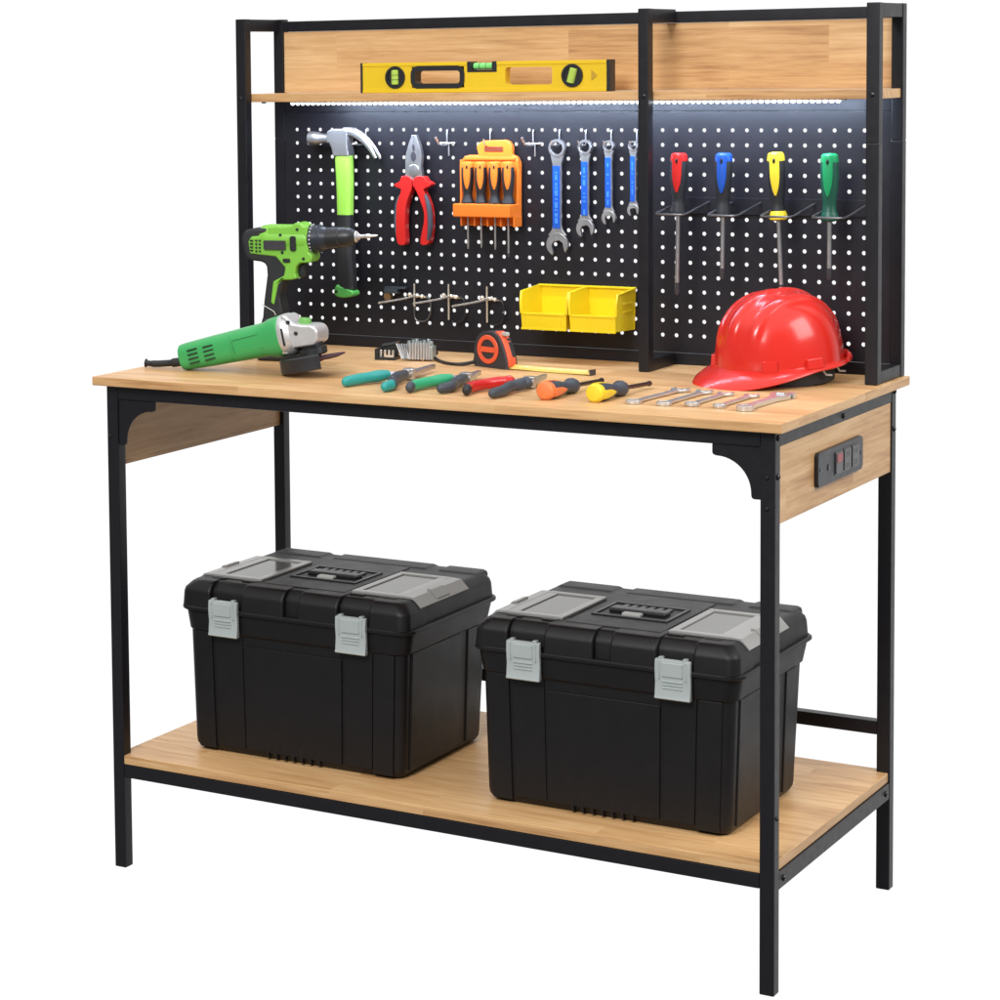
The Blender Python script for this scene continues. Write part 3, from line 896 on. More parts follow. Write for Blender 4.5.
# ------------------------------------------------------------------ orange precision screwdriver rack
rk = thing('screwdriver_rack', 'orange plastic rack holding four small screwdrivers on the pegboard', 'tool rack', (0.467, HY - 0.014, 1.15))
ox, oz = 0.467, 1.15
mb = MB()
P = [(0.4448, 1.1975), (0.4408, 1.2122), (0.4455, 1.2190), (0.4543, 1.2232), (0.4989, 1.2248), (0.5065, 1.2200), (0.5104, 1.2126), (0.5103, 1.1990), (0.5198, 1.1952), (0.5244, 1.1848), (0.5237, 1.0785), (0.5191, 1.0740), (0.4150, 1.0727), (0.4101, 1.0765), (0.4109, 1.1860), (0.4165, 1.1950), (0.4250, 1.1975)]
mb.prism(sh(P), -0.0040, 0.0070, 'xz', 0.0022, 0, 3, 20)
mb.box(0.4095 - ox, 0.4140 - ox, -0.0075, 0.0, 1.0760 - oz, 1.1900 - oz, 0.0018)
mb.box(0.5185 - ox, 0.5236 - ox, -0.0075, 0.0, 1.0760 - oz, 1.1900 - oz, 0.0018)
mb.box(0.4180 - ox, 0.5170 - ox, -0.0070, 0.0, 1.1885 - oz, 1.1950 - oz, 0.0018)
plate = mb.build('back_plate', M['orange'], rk)
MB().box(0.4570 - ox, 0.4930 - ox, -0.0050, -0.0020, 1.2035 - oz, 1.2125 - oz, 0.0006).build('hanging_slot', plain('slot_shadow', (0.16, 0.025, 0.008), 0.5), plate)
mb = MB()
mb.box(0.4135 - ox, 0.5245 - ox, -0.0440, 0.0, 1.0905 - oz, 1.1135 - oz, 0.0024)
for k in range(5):
    xx = 0.4235 + k * 0.0255
    mb.box(xx - 0.0015 - ox, xx + 0.0015 - ox, -0.0300, 0.0, 1.0735 - oz, 1.0920 - oz, 0.0008)
mb.build('pocket', M['orange'], rk)
GR = 'small orange screwdrivers in the orange rack'
for i, (x, zt, ztip, lab) in enumerate(((0.4330, 1.1870, 1.0330, 'small orange and black screwdriver at the rack edge facing the red pliers'), (0.4590, 1.1872, 1.0355, 'small orange and black screwdriver with one neighbour toward the red pliers'),
                                        (0.4860, 1.1875, 1.0330, 'small orange and black screwdriver with one neighbour toward the blue wrenches'), (0.5115, 1.1878, 1.0215, 'small orange and black screwdriver at the rack edge facing the blue wrenches, tip lowest'))):
    t = thing('screwdriver', lab, 'screwdriver', (x, HY - 0.0365, 1.1120), 0, GR)
    screwdriver(t, zt - 1.1120, 0.0112, 1.1120 - ztip, 0.0019, M['orange'], M['orange'], M['rubber'], None, 0.006 if i == 3 else 0.0, -72, 1.15)
wire_hook('wire hook carrying the orange screwdriver rack', HX + 16 * PITX + 0.001, prong=0.030, up=0.010)

# ------------------------------------------------------------------ yellow stacking bins
def bin_(label, x0):
    t = thing('storage_bin', label, 'bin', (x0, HY, 0.900), 0, 'yellow bins on the pegboard')
    mb = MB()
    w, d, h, th = 0.0885, 0.0820, 0.0720, 0.0022
    fz = 0.0030
    # floor, back, sides, low front; the mouth leans forward
    mb.hexa([(0.004, -d, fz), (w - 0.004, -d, fz), (w - 0.003, -0.002, 0), (0.003, -0.002, 0), (0.004, -d, fz + th), (w - 0.004, -d, fz + th), (w - 0.003, -0.002, th), (0.003, -0.002, th)], 0.0006)
    mb.hexa([(0.002, -0.004, 0), (w - 0.002, -0.004, 0), (w - 0.002, -0.001, 0), (0.002, -0.001, 0), (0, -0.004, h), (w, -0.004, h), (w, -0.001, h), (0, -0.001, h)], 0.0006)
    for s in (0, 1):
        xo = lambda z: (0.003 - 0.003 * z / h) if s == 0 else (w - 0.003 + 0.003 * z / h)
        q = -1 if s else 1
        pr_ = [(-0.002, 0.0), (-d, fz), (-d - 0.002, 0.028), (-d - 0.0025, 0.050), (-d + 0.003, 0.0655), (-0.002, 0.0700)]
        t_ = bmesh.new()
        A = [t_.verts.new((xo(z), y, z)) for y, z in pr_]
        B = [t_.verts.new((xo(z) + q * th, y, z)) for y, z in pr_]
        n = len(pr_)
        t_.faces.new(A)
        t_.faces.new(B[::-1])
        for k in range(n):
            t_.faces.new((A[k], B[k], B[(k + 1) % n], A[(k + 1) % n]))
        bmesh.ops.recalc_face_normals(t_, faces=t_.faces[:])
        mb._bevel(t_, 0.0005, 1)
        mb._merge(t_, 0)
        # thickened lip along the sloping mouth and ribs outside
        ex = xo(0.066)
        mb.tube([(xo(0.030), -d - 0.001, 0.029), (xo(0.05), -d - 0.0018, 0.0500), (ex, -d + 0.003, 0.0660), (ex, -0.004, 0.0710)], 0.0020, 8)
        for zz in (0.034, 0.048):
            mb.box(xo(zz) - 0.0013, xo(zz) + 0.0013, -0.052, -0.018, zz - 0.0018, zz + 0.0018, 0.0006)
    mb.box(0.004, w - 0.004, -d - 0.0010, -d + 0.0014, fz, 0.0290, 0.0006)
    mb.box(0.0045, w - 0.0045, -d - 0.0028, -d + 0.0018, 0.0265, 0.0305, 0.001)
    mb.box(0.012, w - 0.012, -d - 0.0020, -d, 0.0015, 0.0215, 0.0007)
    mb.box(0.002, w - 0.002, -d - 0.0026, -d + 0.0014, fz - 0.002, fz + 0.0016, 0.0007)
    body = mb.build('bin_body', M['yellow'], t)
    MB().box(-0.0010, w + 0.0010, -0.0090, -0.0008, h - 0.0022, h + 0.0012, 0.0008).build('hanging_lip', M['yellow'], t)
    return t
bin_('yellow open fronted bin on the pegboard, toward the screwdriver rack side of the pair', 0.5555)
bin_('yellow open fronted bin on the pegboard next to the middle post', 0.6460)

# ------------------------------------------------------------------ low double hooks
def low_hook(label, x, z, flip):
    t = thing('double_hook', label, 'hook', (x, HY, z), 0, 'large double hooks low on the pegboard')
    y = -0.010
    mb = MB()
    mb.tube([(0, y, 0.032), (0, y, -0.032 if flip else -0.010)], 0.0017, 10)
    mb.tube([(-0.012, y + 0.002, 0.010), (0.024, y + 0.002, 0.008)], 0.0018, 10)
    for dx in (-0.009, 0.006, 0.016):
        mb.ball((dx, y - 0.001, 0.011 - 0.001 * dx / 0.01), 0.0040, 0, 10)
    mb.tube(smooth_path([(0.010, y, 0.010), (0.004, y - 0.010, 0.010), (0.0, y - 0.05, 0.008), (-0.004, y - 0.125, 0.008)], 5), 0.0019, 10)
    mb.build('prong', M['nickel'], t)
    mb = MB()
    pts = [(0.000, y, -0.008), (0.0, y, -0.026), (0.004, y, -0.034), (0.012, y, -0.036), (0.021, y, -0.035), (0.029, y, -0.028), (0.033, y, -0.012), (0.031, y, 0.004), (0.022, y, 0.010)]
    if flip:
        pts = [(0.006, y, -0.035), (0.012, y, -0.036), (0.023, y, -0.034), (0.030, y, -0.027), (0.033, y, -0.012), (0.030, y, 0.005), (0.020, y, 0.010)]
    mb.tube(smooth_path(pts, 5), 0.0014, 8)
    mb.build('loop', M['darkwire'] if flip else M['grey_wire_'], t)
    return t
M['grey_wire_'] = plain('worn_grey_wire', (0.13, 0.13, 0.125), 0.35, 0.7)
low_hook('low double hook nearest the hammer, its loop hanging below a small hinge clip', 0.3110, 0.9330, False)
low_hook('low double hook in the middle of three on the pegboard above the socket rail', 0.3800, 0.9345, True)
low_hook('low double hook nearest the yellow bins, above the tape measure', 0.4560, 0.9330, True)
cl = thing('hinge_clip', 'small dark clip with a brass wheel hanging on a wire below the pliers', 'clip', (0.275, HY, 0.955))
mb = MB()
mb.box(-0.022, 0.020, -0.016, -0.004, -0.0005, 0.0030, 0.0006)
mb.box(-0.022, 0.005, -0.018, -0.003, -0.009, -0.0005, 0.001)
mb.build('clip_body', plain('dull_steel', (0.10, 0.12, 0.14), 0.35, 0.7), cl)
MB().lathe([(0.0070, -0.005), (0.0080, -0.003), (0.0080, 0.003), (0.0070, 0.005)], (-0.016, -0.012, -0.0150), (0, 1, 0), 18).build('wheel', M['brass'], cl)
MB().tube([(0.002, 0.003, 0.036), (0.002, -0.005, 0.034), (0.001, -0.008, 0.0)], 0.0010, 8).build('hanger_wire', M['darkwire'], cl)

# ------------------------------------------------------------------ spirit level on the upper shelf
lv = thing('spirit_level', 'yellow spirit level with three green vials on the upper shelf', 'spirit level', (0, 0.4790, 1.3092))
mb = MB()
X0, X1, HL, TH = 0.2580, 0.7235, 0.0528, 0.0220
mb.box(X0, X1, 0, TH, 0, 0.0070, 0.0008)
mb.box(X0, 0.4640, 0, TH, 0.0465, HL, 0.0008)
mb.box(0.5205, X1, 0, TH, 0.0465, HL, 0.0008)
y0, y1 = 0.0014, TH - 0.0014
for a, c, z0, z1 in ((X0, 0.3560, 0.0068, 0.0467), (0.4580, 0.5365, 0.0068, 0.0345), (0.4580, 0.4642, 0.0345, 0.0467), (0.5203, 0.5365, 0.0345, 0.0467), (0.6240, X1, 0.0068, 0.0467),
                     (0.3558, 0.4582, 0.0068, 0.0085), (0.3558, 0.4582, 0.0450, 0.0467), (0.5363, 0.6242, 0.0068, 0.0125), (0.5363, 0.6242, 0.0425, 0.0467)):
    mb.box(a, c, y0, y1, z0, z1)
# rounded corners of the plain hand slot
for cx, cz, a0 in ((0.5365, 0.0125, 180), (0.6240, 0.0125, 270), (0.6240, 0.0425, 0), (0.5365, 0.0425, 90)):
    r = 0.005
    sx, sz = (1 if cx < 0.55 else -1), (1 if cz < 0.03 else -1)
    pts = [(cx, cz)] + [(cx + sx * r * (1 - math.cos(math.radians(90 * k / 6))), cz + sz * r * (1 - math.sin(math.radians(90 * k / 6)))) for k in range(7)]
    mb.prism(pts, y0, y1, 'xz')
mb.build('level_body', M['level_yellow'], lv)
def ring_rr(mb, x0, x1, z0, z1, r, w, d0, d1, mi=0):
    A = rr2(x0, x1, z0, z1, r, 6)
    B = rr2(x0 + w, x1 - w, z0 + w, z1 - w, max(r - w, 0.001), 6)
    rings = []
    for d, off in ((d0, A), (d1, A), (d1, B), (d0, B)):
        rings.append([Vector((p[0], d, p[1])) for p in off])
    mb.loft(rings, mi, closed=True)
mb = MB()
ring_rr(mb, 0.3545, 0.4590, 0.0072, 0.0462, 0.014, 0.0085, -0.0006, TH + 0.0006)
mb.build('hand_hold', M['tool_black'], lv)
for xc in (0.3235, 0.6613):
    mb = MB()
    mb.lathe([(0.0190, -0.0015), (0.0195, 0.0), (0.0195, 0.0045), (0.0150, 0.0045), (0.0150, 0.0020), (0.0, 0.0020)], (xc, 0.0030, 0.0270), (0, -1, 0), 28)
    h_ = mb.build('vial_housing', M['tool_black'], lv)
    ang = 0.0 if xc < 0.5 else 0.5
    mb = MB()
    mb.lathe([(0.0050, -0.0130), (0.0068, -0.0118), (0.0068, 0.0118), (0.0050, 0.0130)], (xc, 0.0000, 0.0270), (math.sin(ang) * 0.5, 0, math.cos(ang)), 18)
    if xc < 0.5:
        mb.lathe([(0.0070, -0.0045), (0.0070, -0.0036)], (xc, 0, 0.0270), (0, 0, 1), 18, 1)
        mb.lathe([(0.0070, 0.0036), (0.0070, 0.0045)], (xc, 0, 0.0270), (0, 0, 1), 18, 1)
    mb.build('vial', [M['vial'], M['tool_black']], h_)
mb = MB()
mb.box(0.4640, 0.5206, 0.0004, TH - 0.0004, 0.0345, 0.0385, 0.0008)
mb.box(0.4640, 0.4730, 0.0004, TH - 0.0004, 0.0383, HL, 0.0008)
mb.box(0.5116, 0.5206, 0.0004, TH - 0.0004, 0.0383, HL, 0.0008)
h_ = mb.build('vial_housing', M['tool_black'], lv)
mb = MB()
mb.lathe([(0.0040, -0.0185), (0.0058, -0.0170), (0.0058, 0.0170), (0.0040, 0.0185)], (0.4923, 0.0085, 0.0448), (1, 0, 0), 18)
for q in (-0.006, 0.006):
    mb.lathe([(0.0060, -0.0005), (0.0060, 0.0005)], (0.4923 + q, 0.0085, 0.0448), (1, 0, 0), 18, 1)
mb.build('vial', [M['vial_bright'], M['tool_black']], h_)
MB().box(X0 - 0.0042, X0, -0.0006, TH + 0.0006, -0.0002, HL + 0.0004, 0.0012).build('end_cap', M['tool_black'], lv)
MB().box(X1, X1 + 0.0065, -0.0006, TH + 0.0006, -0.0002, HL + 0.0004, 0.0012).build('end_cap', M['tool_black'], lv)
MB().prism([(0.6960, 0.0180), (0.7068, 0.0270), (0.6960, 0.0360)], 0.0006, 0.0020, 'xz').build('arrow_mark', plain('ochre_mark', (0.50, 0.30, 0.03), 0.4), lv)

# ------------------------------------------------------------------ cordless drill
DY = math.radians(12)
dr = thing('cordless_drill', 'lime green and black cordless drill standing behind the angle grinder', 'drill', (0.1480, 0.3450, H), DY)
gb = [(-0.0367, 0.2094), (-0.0306, 0.2180), (-0.0051, 0.2200), (0.0010, 0.2270), (0.0010, 0.2352), (0.0145, 0.2367), (0.0263, 0.2357), (0.0441, 0.2372), (0.0501, 0.2425), (0.0604, 0.2420), (0.0648, 0.2376), (0.0721, 0.2366), (0.0745, 0.1910), (0.0803, 0.1880), (0.0817, 0.1799), (0.0772, 0.1728), (0.0580, 0.1722), (0.0512, 0.1654), (0.0495, 0.1541), (0.0530, 0.1450), (0.0429, 0.1424), (0.0251, 0.1420), (0.0175, 0.1330), (0.0096, 0.0970), (0.0037, 0.1025), (0.0086, 0.1394), (0.0290, 0.1500), (0.0313, 0.1640), (0.0140, 0.1830), (-0.0340, 0.1875)]
bk = [(-0.0501, 0.2149), (-0.0439, 0.2277), (-0.0304, 0.2321), (-0.0035, 0.2318), (0.0047, 0.2200), (0.0400, 0.2180), (0.0400, 0.1500), (0.0280, 0.1400), (0.0190, 0.1150), (0.0250, 0.0860), (0.0200, 0.0700), (-0.0133, 0.0682), (-0.0097, 0.1051), (-0.0031, 0.1505), (-0.0044, 0.1674), (-0.0118, 0.1730), (-0.0342, 0.1755), (-0.0431, 0.1839)]
mb = MB()
mb.prism(gb, -0.0240, 0.0240, 'xz', 0.0036, 0, 3, 15)
mb.lathe([(0.018, 0.0), (0.0235, 0.006), (0.0262, 0.02), (0.0262, 0.088), (0.0240, 0.094)], (-0.022, 0, 0.2125), (1, 0, -0.005), 28)
body = mb.build('motor_housing', M['lime'], dr)
mb = MB()
mb.prism(bk, -0.0215, 0.0215, 'xz', 0.0050, 0, 3, 15)
mb.build('rear_grip', M['rubber'], dr)
# trim on the flanks: side label, window, vents, screws
for s in (-1, 1):
    mb = MB()
    mb.prism(rr2(-0.0065, 0.0340, 0.1955, 0.2115, 0.0015, 3), s * 0.0225, s * 0.0285, 'xz', 0.0005)
    mb.build('label_plate', M['grey_label'], body)
    mb = MB()
    mb.prism(rr2(0.0420, 0.0530, 0.1935, 0.2195, 0.004, 5), s * 0.0225, s * 0.0283, 'xz', 0.0006)
    mb.build('side_window', M['tool_black'], body)
    mb = MB()
    for k in range(4):
        mb.prism(rr2(-0.0325, -0.0265, 0.1925 + k * 0.0058, 0.1948 + k * 0.0058, 0.0009, 2), s * 0.0225, s * 0.0272, 'xz')
        mb.prism(rr2(-0.0225, -0.0190, 0.1910 + k * 0.0062, 0.1938 + k * 0.0062, 0.0009, 2), s * 0.0225, s * 0.0272, 'xz')
        mb.prism(rr2(-0.0160, -0.0125, 0.1910 + k * 0.0062, 0.1938 + k * 0.0062, 0.0009, 2), s * 0.0225, s * 0.0272, 'xz')
    mb.build('side_vents', M['tool_black'], body)
    MB().prism(rr2(0.0285, 0.0415, 0.1735, 0.1800, 0.002, 3), s * 0.0225, s * 0.0278, 'xz', 0.0005).build('direction_button', M['tool_black'], body)
    for u, z in ((0.0550, 0.2310), (0.0660, 0.1800), (0.0240, 0.2210), (0.0270, 0.1905)):
        MB().lathe([(0.0026, 0), (0.0026, 0.0012), (0, 0.0012)], (u, s * 0.0246, z), (0, s, 0), 12).build('screw', M['tool_black'], body)
mb = MB()
mb.prism([(0.0520, 0.1735), (0.0624, 0.1700), (0.0618, 0.1600), (0.0637, 0.1516), (0.0570, 0.1450), (0.0500, 0.1500), (0.0490, 0.1654)], -0.009, 0.009, 'xz', 0.003, 0, 3)
mb.build('trigger', M['tool_black'], dr)
mb = MB()
ax = (1, 0, 0.060)
mb.lathe([(0.0215, 0.0), (0.0248, 0.001), (0.0248, 0.008), (0.0243, 0.009), (0.0243, 0.020), (0.0215, 0.022), (0.0188, 0.0315)], (0.0715, 0, 0.2130), ax, 36)
col = mb.build('torque_collar', plain('blue_black_collar', (0.022, 0.027, 0.037), 0.33), dr)
mb = MB()
for k in range(22):
    a = 2 * PI * k / 22
    c = Vector((0.0765, math.cos(a) * 0.0248, 0.2133 + math.sin(a) * 0.0248))
    mb.ball(c, 0.0014, 0, 6)
mb.build('torque_marks', plain('white_marks', (0.7, 0.7, 0.7), 0.4), col)
mb = MB()
mb.lathe([(0.0186, 0.0), (0.0190, 0.002), (0.0190, 0.022), (0.0176, 0.024), (0.0176, 0.036), (0.0150, 0.046), (0.0110, 0.052), (0.0085, 0.055)], (0.1020, 0, 0.2148), ax, 32)
ch = mb.build('chuck', M['tool_black'], dr)
mb = MB()
mb.lathe([(0.0108, 0.0), (0.0096, 0.003), (0.0060, 0.005), (0.0046, 0.008)], (0.1540, 0, 0.2179), ax, 20)
mb.lathe([(0.0032, 0.0), (0.0032, 0.012), (0.0042, 0.014), (0.0042, 0.018), (0.0024, 0.022), (0.0022, 0.030), (0.0008, 0.034)], (0.1600, 0, 0.2183), ax, 12)
mb.build('driver_bit', M['chrome'], ch)
mb = MB()
mb.loft([rrect(-0.020, 0.060, -0.0330, 0.0330, 0.012, 0.0005), rrect(-0.023, 0.063, -0.036, 0.036, 0.012, 0.004), rrect(-0.022, 0.058, -0.036, 0.036, 0.012, 0.040), rrect(-0.018, 0.050, -0.033, 0.033, 0.012, 0.052), rrect(-0.0140, 0.026, -0.024, 0.024, 0.010, 0.074)])
mb.build('battery', M['rubber'], dr)
for s in (-1, 1):
    MB().tube(smooth_path([(-0.012, s * 0.0245, 0.0985), (-0.002, s * 0.0252, 0.0935), (0.010, s * 0.0250, 0.0865), (0.0135, s * 0.0245, 0.0800)], 5), 0.0008, 6).build('seam_trim', plain('pale_seam', (0.5, 0.5, 0.48), 0.4), dr)

# ------------------------------------------------------------------ angle grinder
GY = math.radians(8)
gr = thing('angle_grinder', 'green corded angle grinder with a silver gear head lying on the tabletop', 'angle grinder', (0.0944, 0.1480, H), GY)
ax0, ax1 = Vector((-0.0065, 0, 0.0213)), Vector((0.1850, 0, 0.0655))
ad = (ax1 - ax0).normalized()
an = Vector((-ad.z, 0, ad.x))
def gsec(f, hz, hy, ex=0.72, n=36, dz=0.0):
    c = ax0 + (ax1 - ax0) * f + an * dz
    out = []
    for k in range(n):
        a = 2 * PI * k / n
        out.append(c + an * (hz * math.copysign(abs(math.sin(a)) ** ex, math.sin(a))) + Vector((0, 1, 0)) * (hy * math.copysign(abs(math.cos(a)) ** ex, math.cos(a))))
    return out
mb = MB()
mb.loft([gsec(0.0, 0.0195, 0.0200), gsec(0.012, 0.0222, 0.0228), gsec(0.05, 0.0232, 0.0238), gsec(0.30, 0.0255, 0.0250), gsec(0.508, 0.0268, 0.0262), gsec(0.512, 0.0262, 0.0256), gsec(0.520, 0.0262, 0.0256), gsec(0.524, 0.0270, 0.0264),
         gsec(0.75, 0.0285, 0.0275), gsec(0.83, 0.0292, 0.0285), gsec(0.90, 0.0335, 0.0330), gsec(0.985, 0.0350, 0.0345), gsec(1.0, 0.0335, 0.0330)])
gb_ = mb.build('body', M['green'], gr)
mb = MB()
for s in (-1, 1):
    for j in range(2):
        for k in range(4):
            f = 0.155 + j * 0.155
            c = ax0 + (ax1 - ax0) * f + an * (-0.0125 + k * 0.0075)
            mb.hexa([c + ad * q[0] + an * q[1] + Vector((0, s * q[2], 0)) for q in ((-0.0095, -0.0011, 0.0225), (0.0095, -0.0002, 0.0225), (0.0095, -0.0002, 0.0268), (-0.0095, -0.0011, 0.0268), (-0.0095, 0.0009, 0.0225), (0.0095, 0.0018, 0.0225), (0.0095, 0.0018, 0.0268), (-0.0095, 0.0009, 0.0268))])
mb.build('vent_slots', M['tool_black'], gb_)
mb = MB()
for s in (-1, 1):
    c0 = ax0 + (ax1 - ax0) * 0.545
    c1 = ax0 + (ax1 - ax0) * 0.80
    for a_, b__ in (((0, 0.010), (1, 0.012)), ((1, 0.012), (1.06, -0.014)), ((0, 0.010), (0.02, -0.012))):
        p = c0 + (c1 - c0) * a_[0] + an * a_[1] + Vector((0, s * 0.0262, 0))
        q = c0 + (c1 - c0) * b__[0] + an * b__[1] + Vector((0, s * 0.0272, 0))
        mb.tube([p, q], 0.0007, 6)
mb.build('panel_line', plain('dark_green_line', (0.02, 0.18, 0.05), 0.5), gb_)
mb = MB()
mb.tube(smooth_path([(-0.004, 0, 0.0150), (-0.014, 0, 0.0128), (-0.035, 0, 0.0100), (-0.060, 0, 0.0080), (-0.078, 0, 0.0085)], 5), [0.0095] * 3 + [0.0078] * 6 + [0.0058] * 8 + [0.0050] * 3 + [0.0078], 14)
mb.build('cord_sleeve', M['rubber'], gr)
# gear head
mb = MB()
mb.loft([gsec(0.99, 0.0345, 0.0340, 0.8), gsec(1.02, 0.0362, 0.0355, 0.8), gsec(1.06, 0.0358, 0.0350, 0.8), gsec(1.10, 0.0300, 0.0320, 0.85, dz=-0.002)])
hp = [(0.186, 0.1025), (0.1950, 0.1010), (0.2080, 0.0880), (0.2232, 0.0862), (0.2400, 0.0865), (0.2475, 0.0835), (0.2525, 0.0750), (0.2520, 0.0600), (0.2450, 0.0530), (0.2100, 0.0470), (0.1970, 0.0350), (0.184, 0.0360)]
mb.prism(hp, -0.0265, 0.0265, 'xz', 0.0085, 0, 4, 15)
hd_ = mb.build('gear_head', M['alu'], gr)
for s in (-1, 1):
    MB().prism([(0.1895, 0.0800), (0.1925, 0.0805), (0.1985, 0.0520), (0.1955, 0.0510)], s * 0.0345, s * 0.0368, 'xz').build('air_slot', M['tool_black'], hd_)
    for u, z in ((0.2140, 0.0720), (0.2000, 0.0900), (0.2020, 0.0480)):
        MB().lathe([(0.0034, 0), (0.0034, 0.002), (0.002, 0.0022), (0, 0.0010)], (u, s * 0.0262, z), (0, s, 0), 14).build('screw', M['tool_black'], hd_)
mb = MB()
mb.lathe([(0.0115, 0.0), (0.0118, 0.008), (0.0105, 0.0115), (0.0, 0.012)], (0.2190, 0, 0.0838), (0.06, 0, 1), 22, 0, squash=(0.9, 1))
mb.build('spindle_lock', plain('pale_green_button', (0.16, 0.42, 0.10), 0.4), hd_)
# guard, flange and disc share the tilted spindle axis
TL = math.radians(-11)
sp = Matrix.Translation((0.2345, 0, 0.0310)) @ Matrix.Rotation(TL, 4, 'Y')
mb = MB()
mb.lathe([(0.0215, 0.0), (0.0245, 0.002), (0.0245, 0.012), (0.0200, 0.014), (0.0200, 0.022)], (0, 0, 0.0025), (0, 0, 1), 30)
mb.xform(sp)
mb.build('spindle_flange', M['tool_black'], gr)
mb = MB()
rings = []
nseg = 26
for k in range(nseg + 1):
    a = math.radians(122 + 180 * k / nseg)
    c, s = math.cos(a), math.sin(a)
    rings.append([Vector((c * q, s * q, z)) for q, z in ((0.022, 0.0050), (0.0555, 0.0050), (0.0580, 0.0030), (0.0585, -0.0185), (0.0555, -0.0200), (0.0555, 0.0018), (0.022, 0.0022))])
mb.loft(rings)
mb.xform(sp)
mb.build('guard', M['tool_black'], gr)
mb = MB()
mb.lathe([(0.010, -0.0055), (0.022, -0.0070), (0.040, -0.0070), (0.0525, -0.0040), (0.0530, -0.0020), (0.040, -0.0040), (0.022, -0.0032), (0.010, -0.0020)], (0, 0, 0), (0, 0, 1), 48, closed=True)
mb.lathe([(0.013, -0.0095), (0.013, 0.0020)], (0, 0, 0), (0, 0, 1), 20)
mb.xform(sp)
mb.build('grinding_disc', M['disc'], gr)

# ------------------------------------------------------------------ socket rail / bit set
ss = thing('socket_set', 'rail of small silver sockets and hex keys lying left of the tape measure', 'socket set', (0.3760, 0.4300, H), math.radians(10))
ss.scale = (0.58, 0.7, 0.88)
mb = MB()
mb.box(-0.105, -0.045, -0.016, 0.030, 0.0, 0.006, 0.001)
mb.box(-0.108, -0.098, -0.016, 0.030, 0.0, 0.022, 0.001)
mb.box(-0.100, -0.048, 0.016, 0.030, 0.006, 0.028, 0.002)
mb.hexa([(-0.100, 0.012, 0.024), (-0.050, 0.012, 0.030), (-0.050, 0.028, 0.030), (-0.100, 0.028, 0.024), (-0.095, 0.014, 0.030), (-0.045, 0.014, 0.036), (-0.045, 0.028, 0.036), (-0.095, 0.028, 0.030)], 0.001)
hol = mb.build('holder', M['tool_black'], ss)
mb = MB()
for k in range(4):
    mb.lathe([(0.0040, 0), (0.0040, 0.012), (0.003, 0.014)], (-0.092 + k * 0.013, -0.006, 0.006), (0, 0, 1), 6)
mb.box(-0.078, -0.050, -0.014, -0.008, 0.006, 0.010, 0.0006)
mb.build('brass_pins', M['nickel'], hol)
for k in range(5):
    x = -0.040 + k * 0.0075
    MB().tube([(x + 0.022 - k * 0.003, -0.020, 0.0045), (x, -0.010, 0.033)], 0.0026, 6).build('hex_key', M['steel'], ss)
for k in range(8):
    x = 0.004 + k * 0.0082
    r = 0.0038
    mb = MB()
    mb.lathe([(r * 0.8, 0.003), (r, 0.004), (r, 0.034), (r * 0.9, 0.036), (r * 0.6, 0.036), (r * 0.55, 0.030), (0, 0.030)], (x, -0.016 + 0.0012 * k, 0), (0, 0.05, 1), 12)
    mb.build('socket', M['chrome'], ss)
mb = MB()
mb.box(-0.012, 0.072, -0.008, 0.022, 0.003, 0.030, 0.002)
mb.build('rail', plain('pale_steel_rail', (0.36, 0.42, 0.42), 0.35, 0.6), ss)
for k in range(7):
    mb = MB()
    mb.lathe([(0.0052, 0.0), (0.0056, 0.002), (0.0056, 0.009), (0.0040, 0.010), (0.0036, 0.006), (0, 0.006)], (-0.006 + k * 0.0118, 0.004 + 0.004 * (k % 2), 0.0290 + 0.002 * (k % 3)), (0.1 * ((k % 3) - 1), 0.1, 1), 12)
    mb.build('nut', plain('pale_zinc_nut', (0.55, 0.62, 0.62), 0.3, 0.8) if k == 0 else bpy.data.materials['pale_zinc_nut'], ss)
mb = MB()
mb.tube([(0.044, -0.016, 0.006), (0.045, -0.019, 0.001)], 0.0016, 8)
mb.tube([(0.072, -0.006, 0.006), (0.073, -0.008, 0.001)], 0.0016, 8)
mb.build('foot', M['brass'], ss)

# ------------------------------------------------------------------ tape measure
TY = math.atan2(-0.026, 0.071)
tm = thing('tape_measure', 'orange and charcoal tape measure with its yellow blade pulled out', 'tape measure', (0.5105, 0.4080, H), TY)
tm.scale = (1, 1, 0.965)
TT = 0.026
prof = [(0.002, 0.0), (0.072, 0.0), (0.0775, 0.004), (0.0775, 0.014), (0.0700, 0.036), (0.0600, 0.054), (0.0480, 0.0625), (0.0360, 0.0645), (0.0200, 0.0620), (0.0070, 0.0520), (0.0, 0.0360), (-0.0015, 0.0180)]
mb = MB().prism(smooth_loop(prof, 3), 0.0, TT, 'xz', 0.005, 0, 3, 40)
cs = mb.build('case', plain('charcoal_case', (0.030, 0.030, 0.036), 0.48), tm)
# orange wrap on the front and over the top edge
fr = [(0.0790, 0.004), (0.0795, 0.016), (0.0720, 0.038), (0.0615, 0.0565), (0.0500, 0.0655), (0.0440, 0.0610), (0.0530, 0.0510), (0.0640, 0.0330), (0.0690, 0.0130), (0.0690, 0.004)]
MB().prism(smooth_loop(fr, 2), 0.004, TT - 0.004, 'xz', 0.0022, 0, 3, 40).build('orange_wrap', M['tape_orange'], cs)
MB().hexa([(0.0735, TT * 0.52, 0.036), (0.0790, TT * 0.52, 0.021), (0.0790, TT * 0.86, 0.021), (0.0735, TT * 0.86, 0.036), (0.0640, TT * 0.52, 0.0535), (0.0600, TT * 0.52, 0.050), (0.0600, TT * 0.86, 0.050), (0.0640, TT * 0.86, 0.0535)], 0.001).build('front_inset', M['tool_black'], cs)
MB().box(0.0560, 0.0690, TT * 0.34, TT * 0.68, 0.0570, 0.0640, 0.002).build('lock_button', M['tab'], cs)
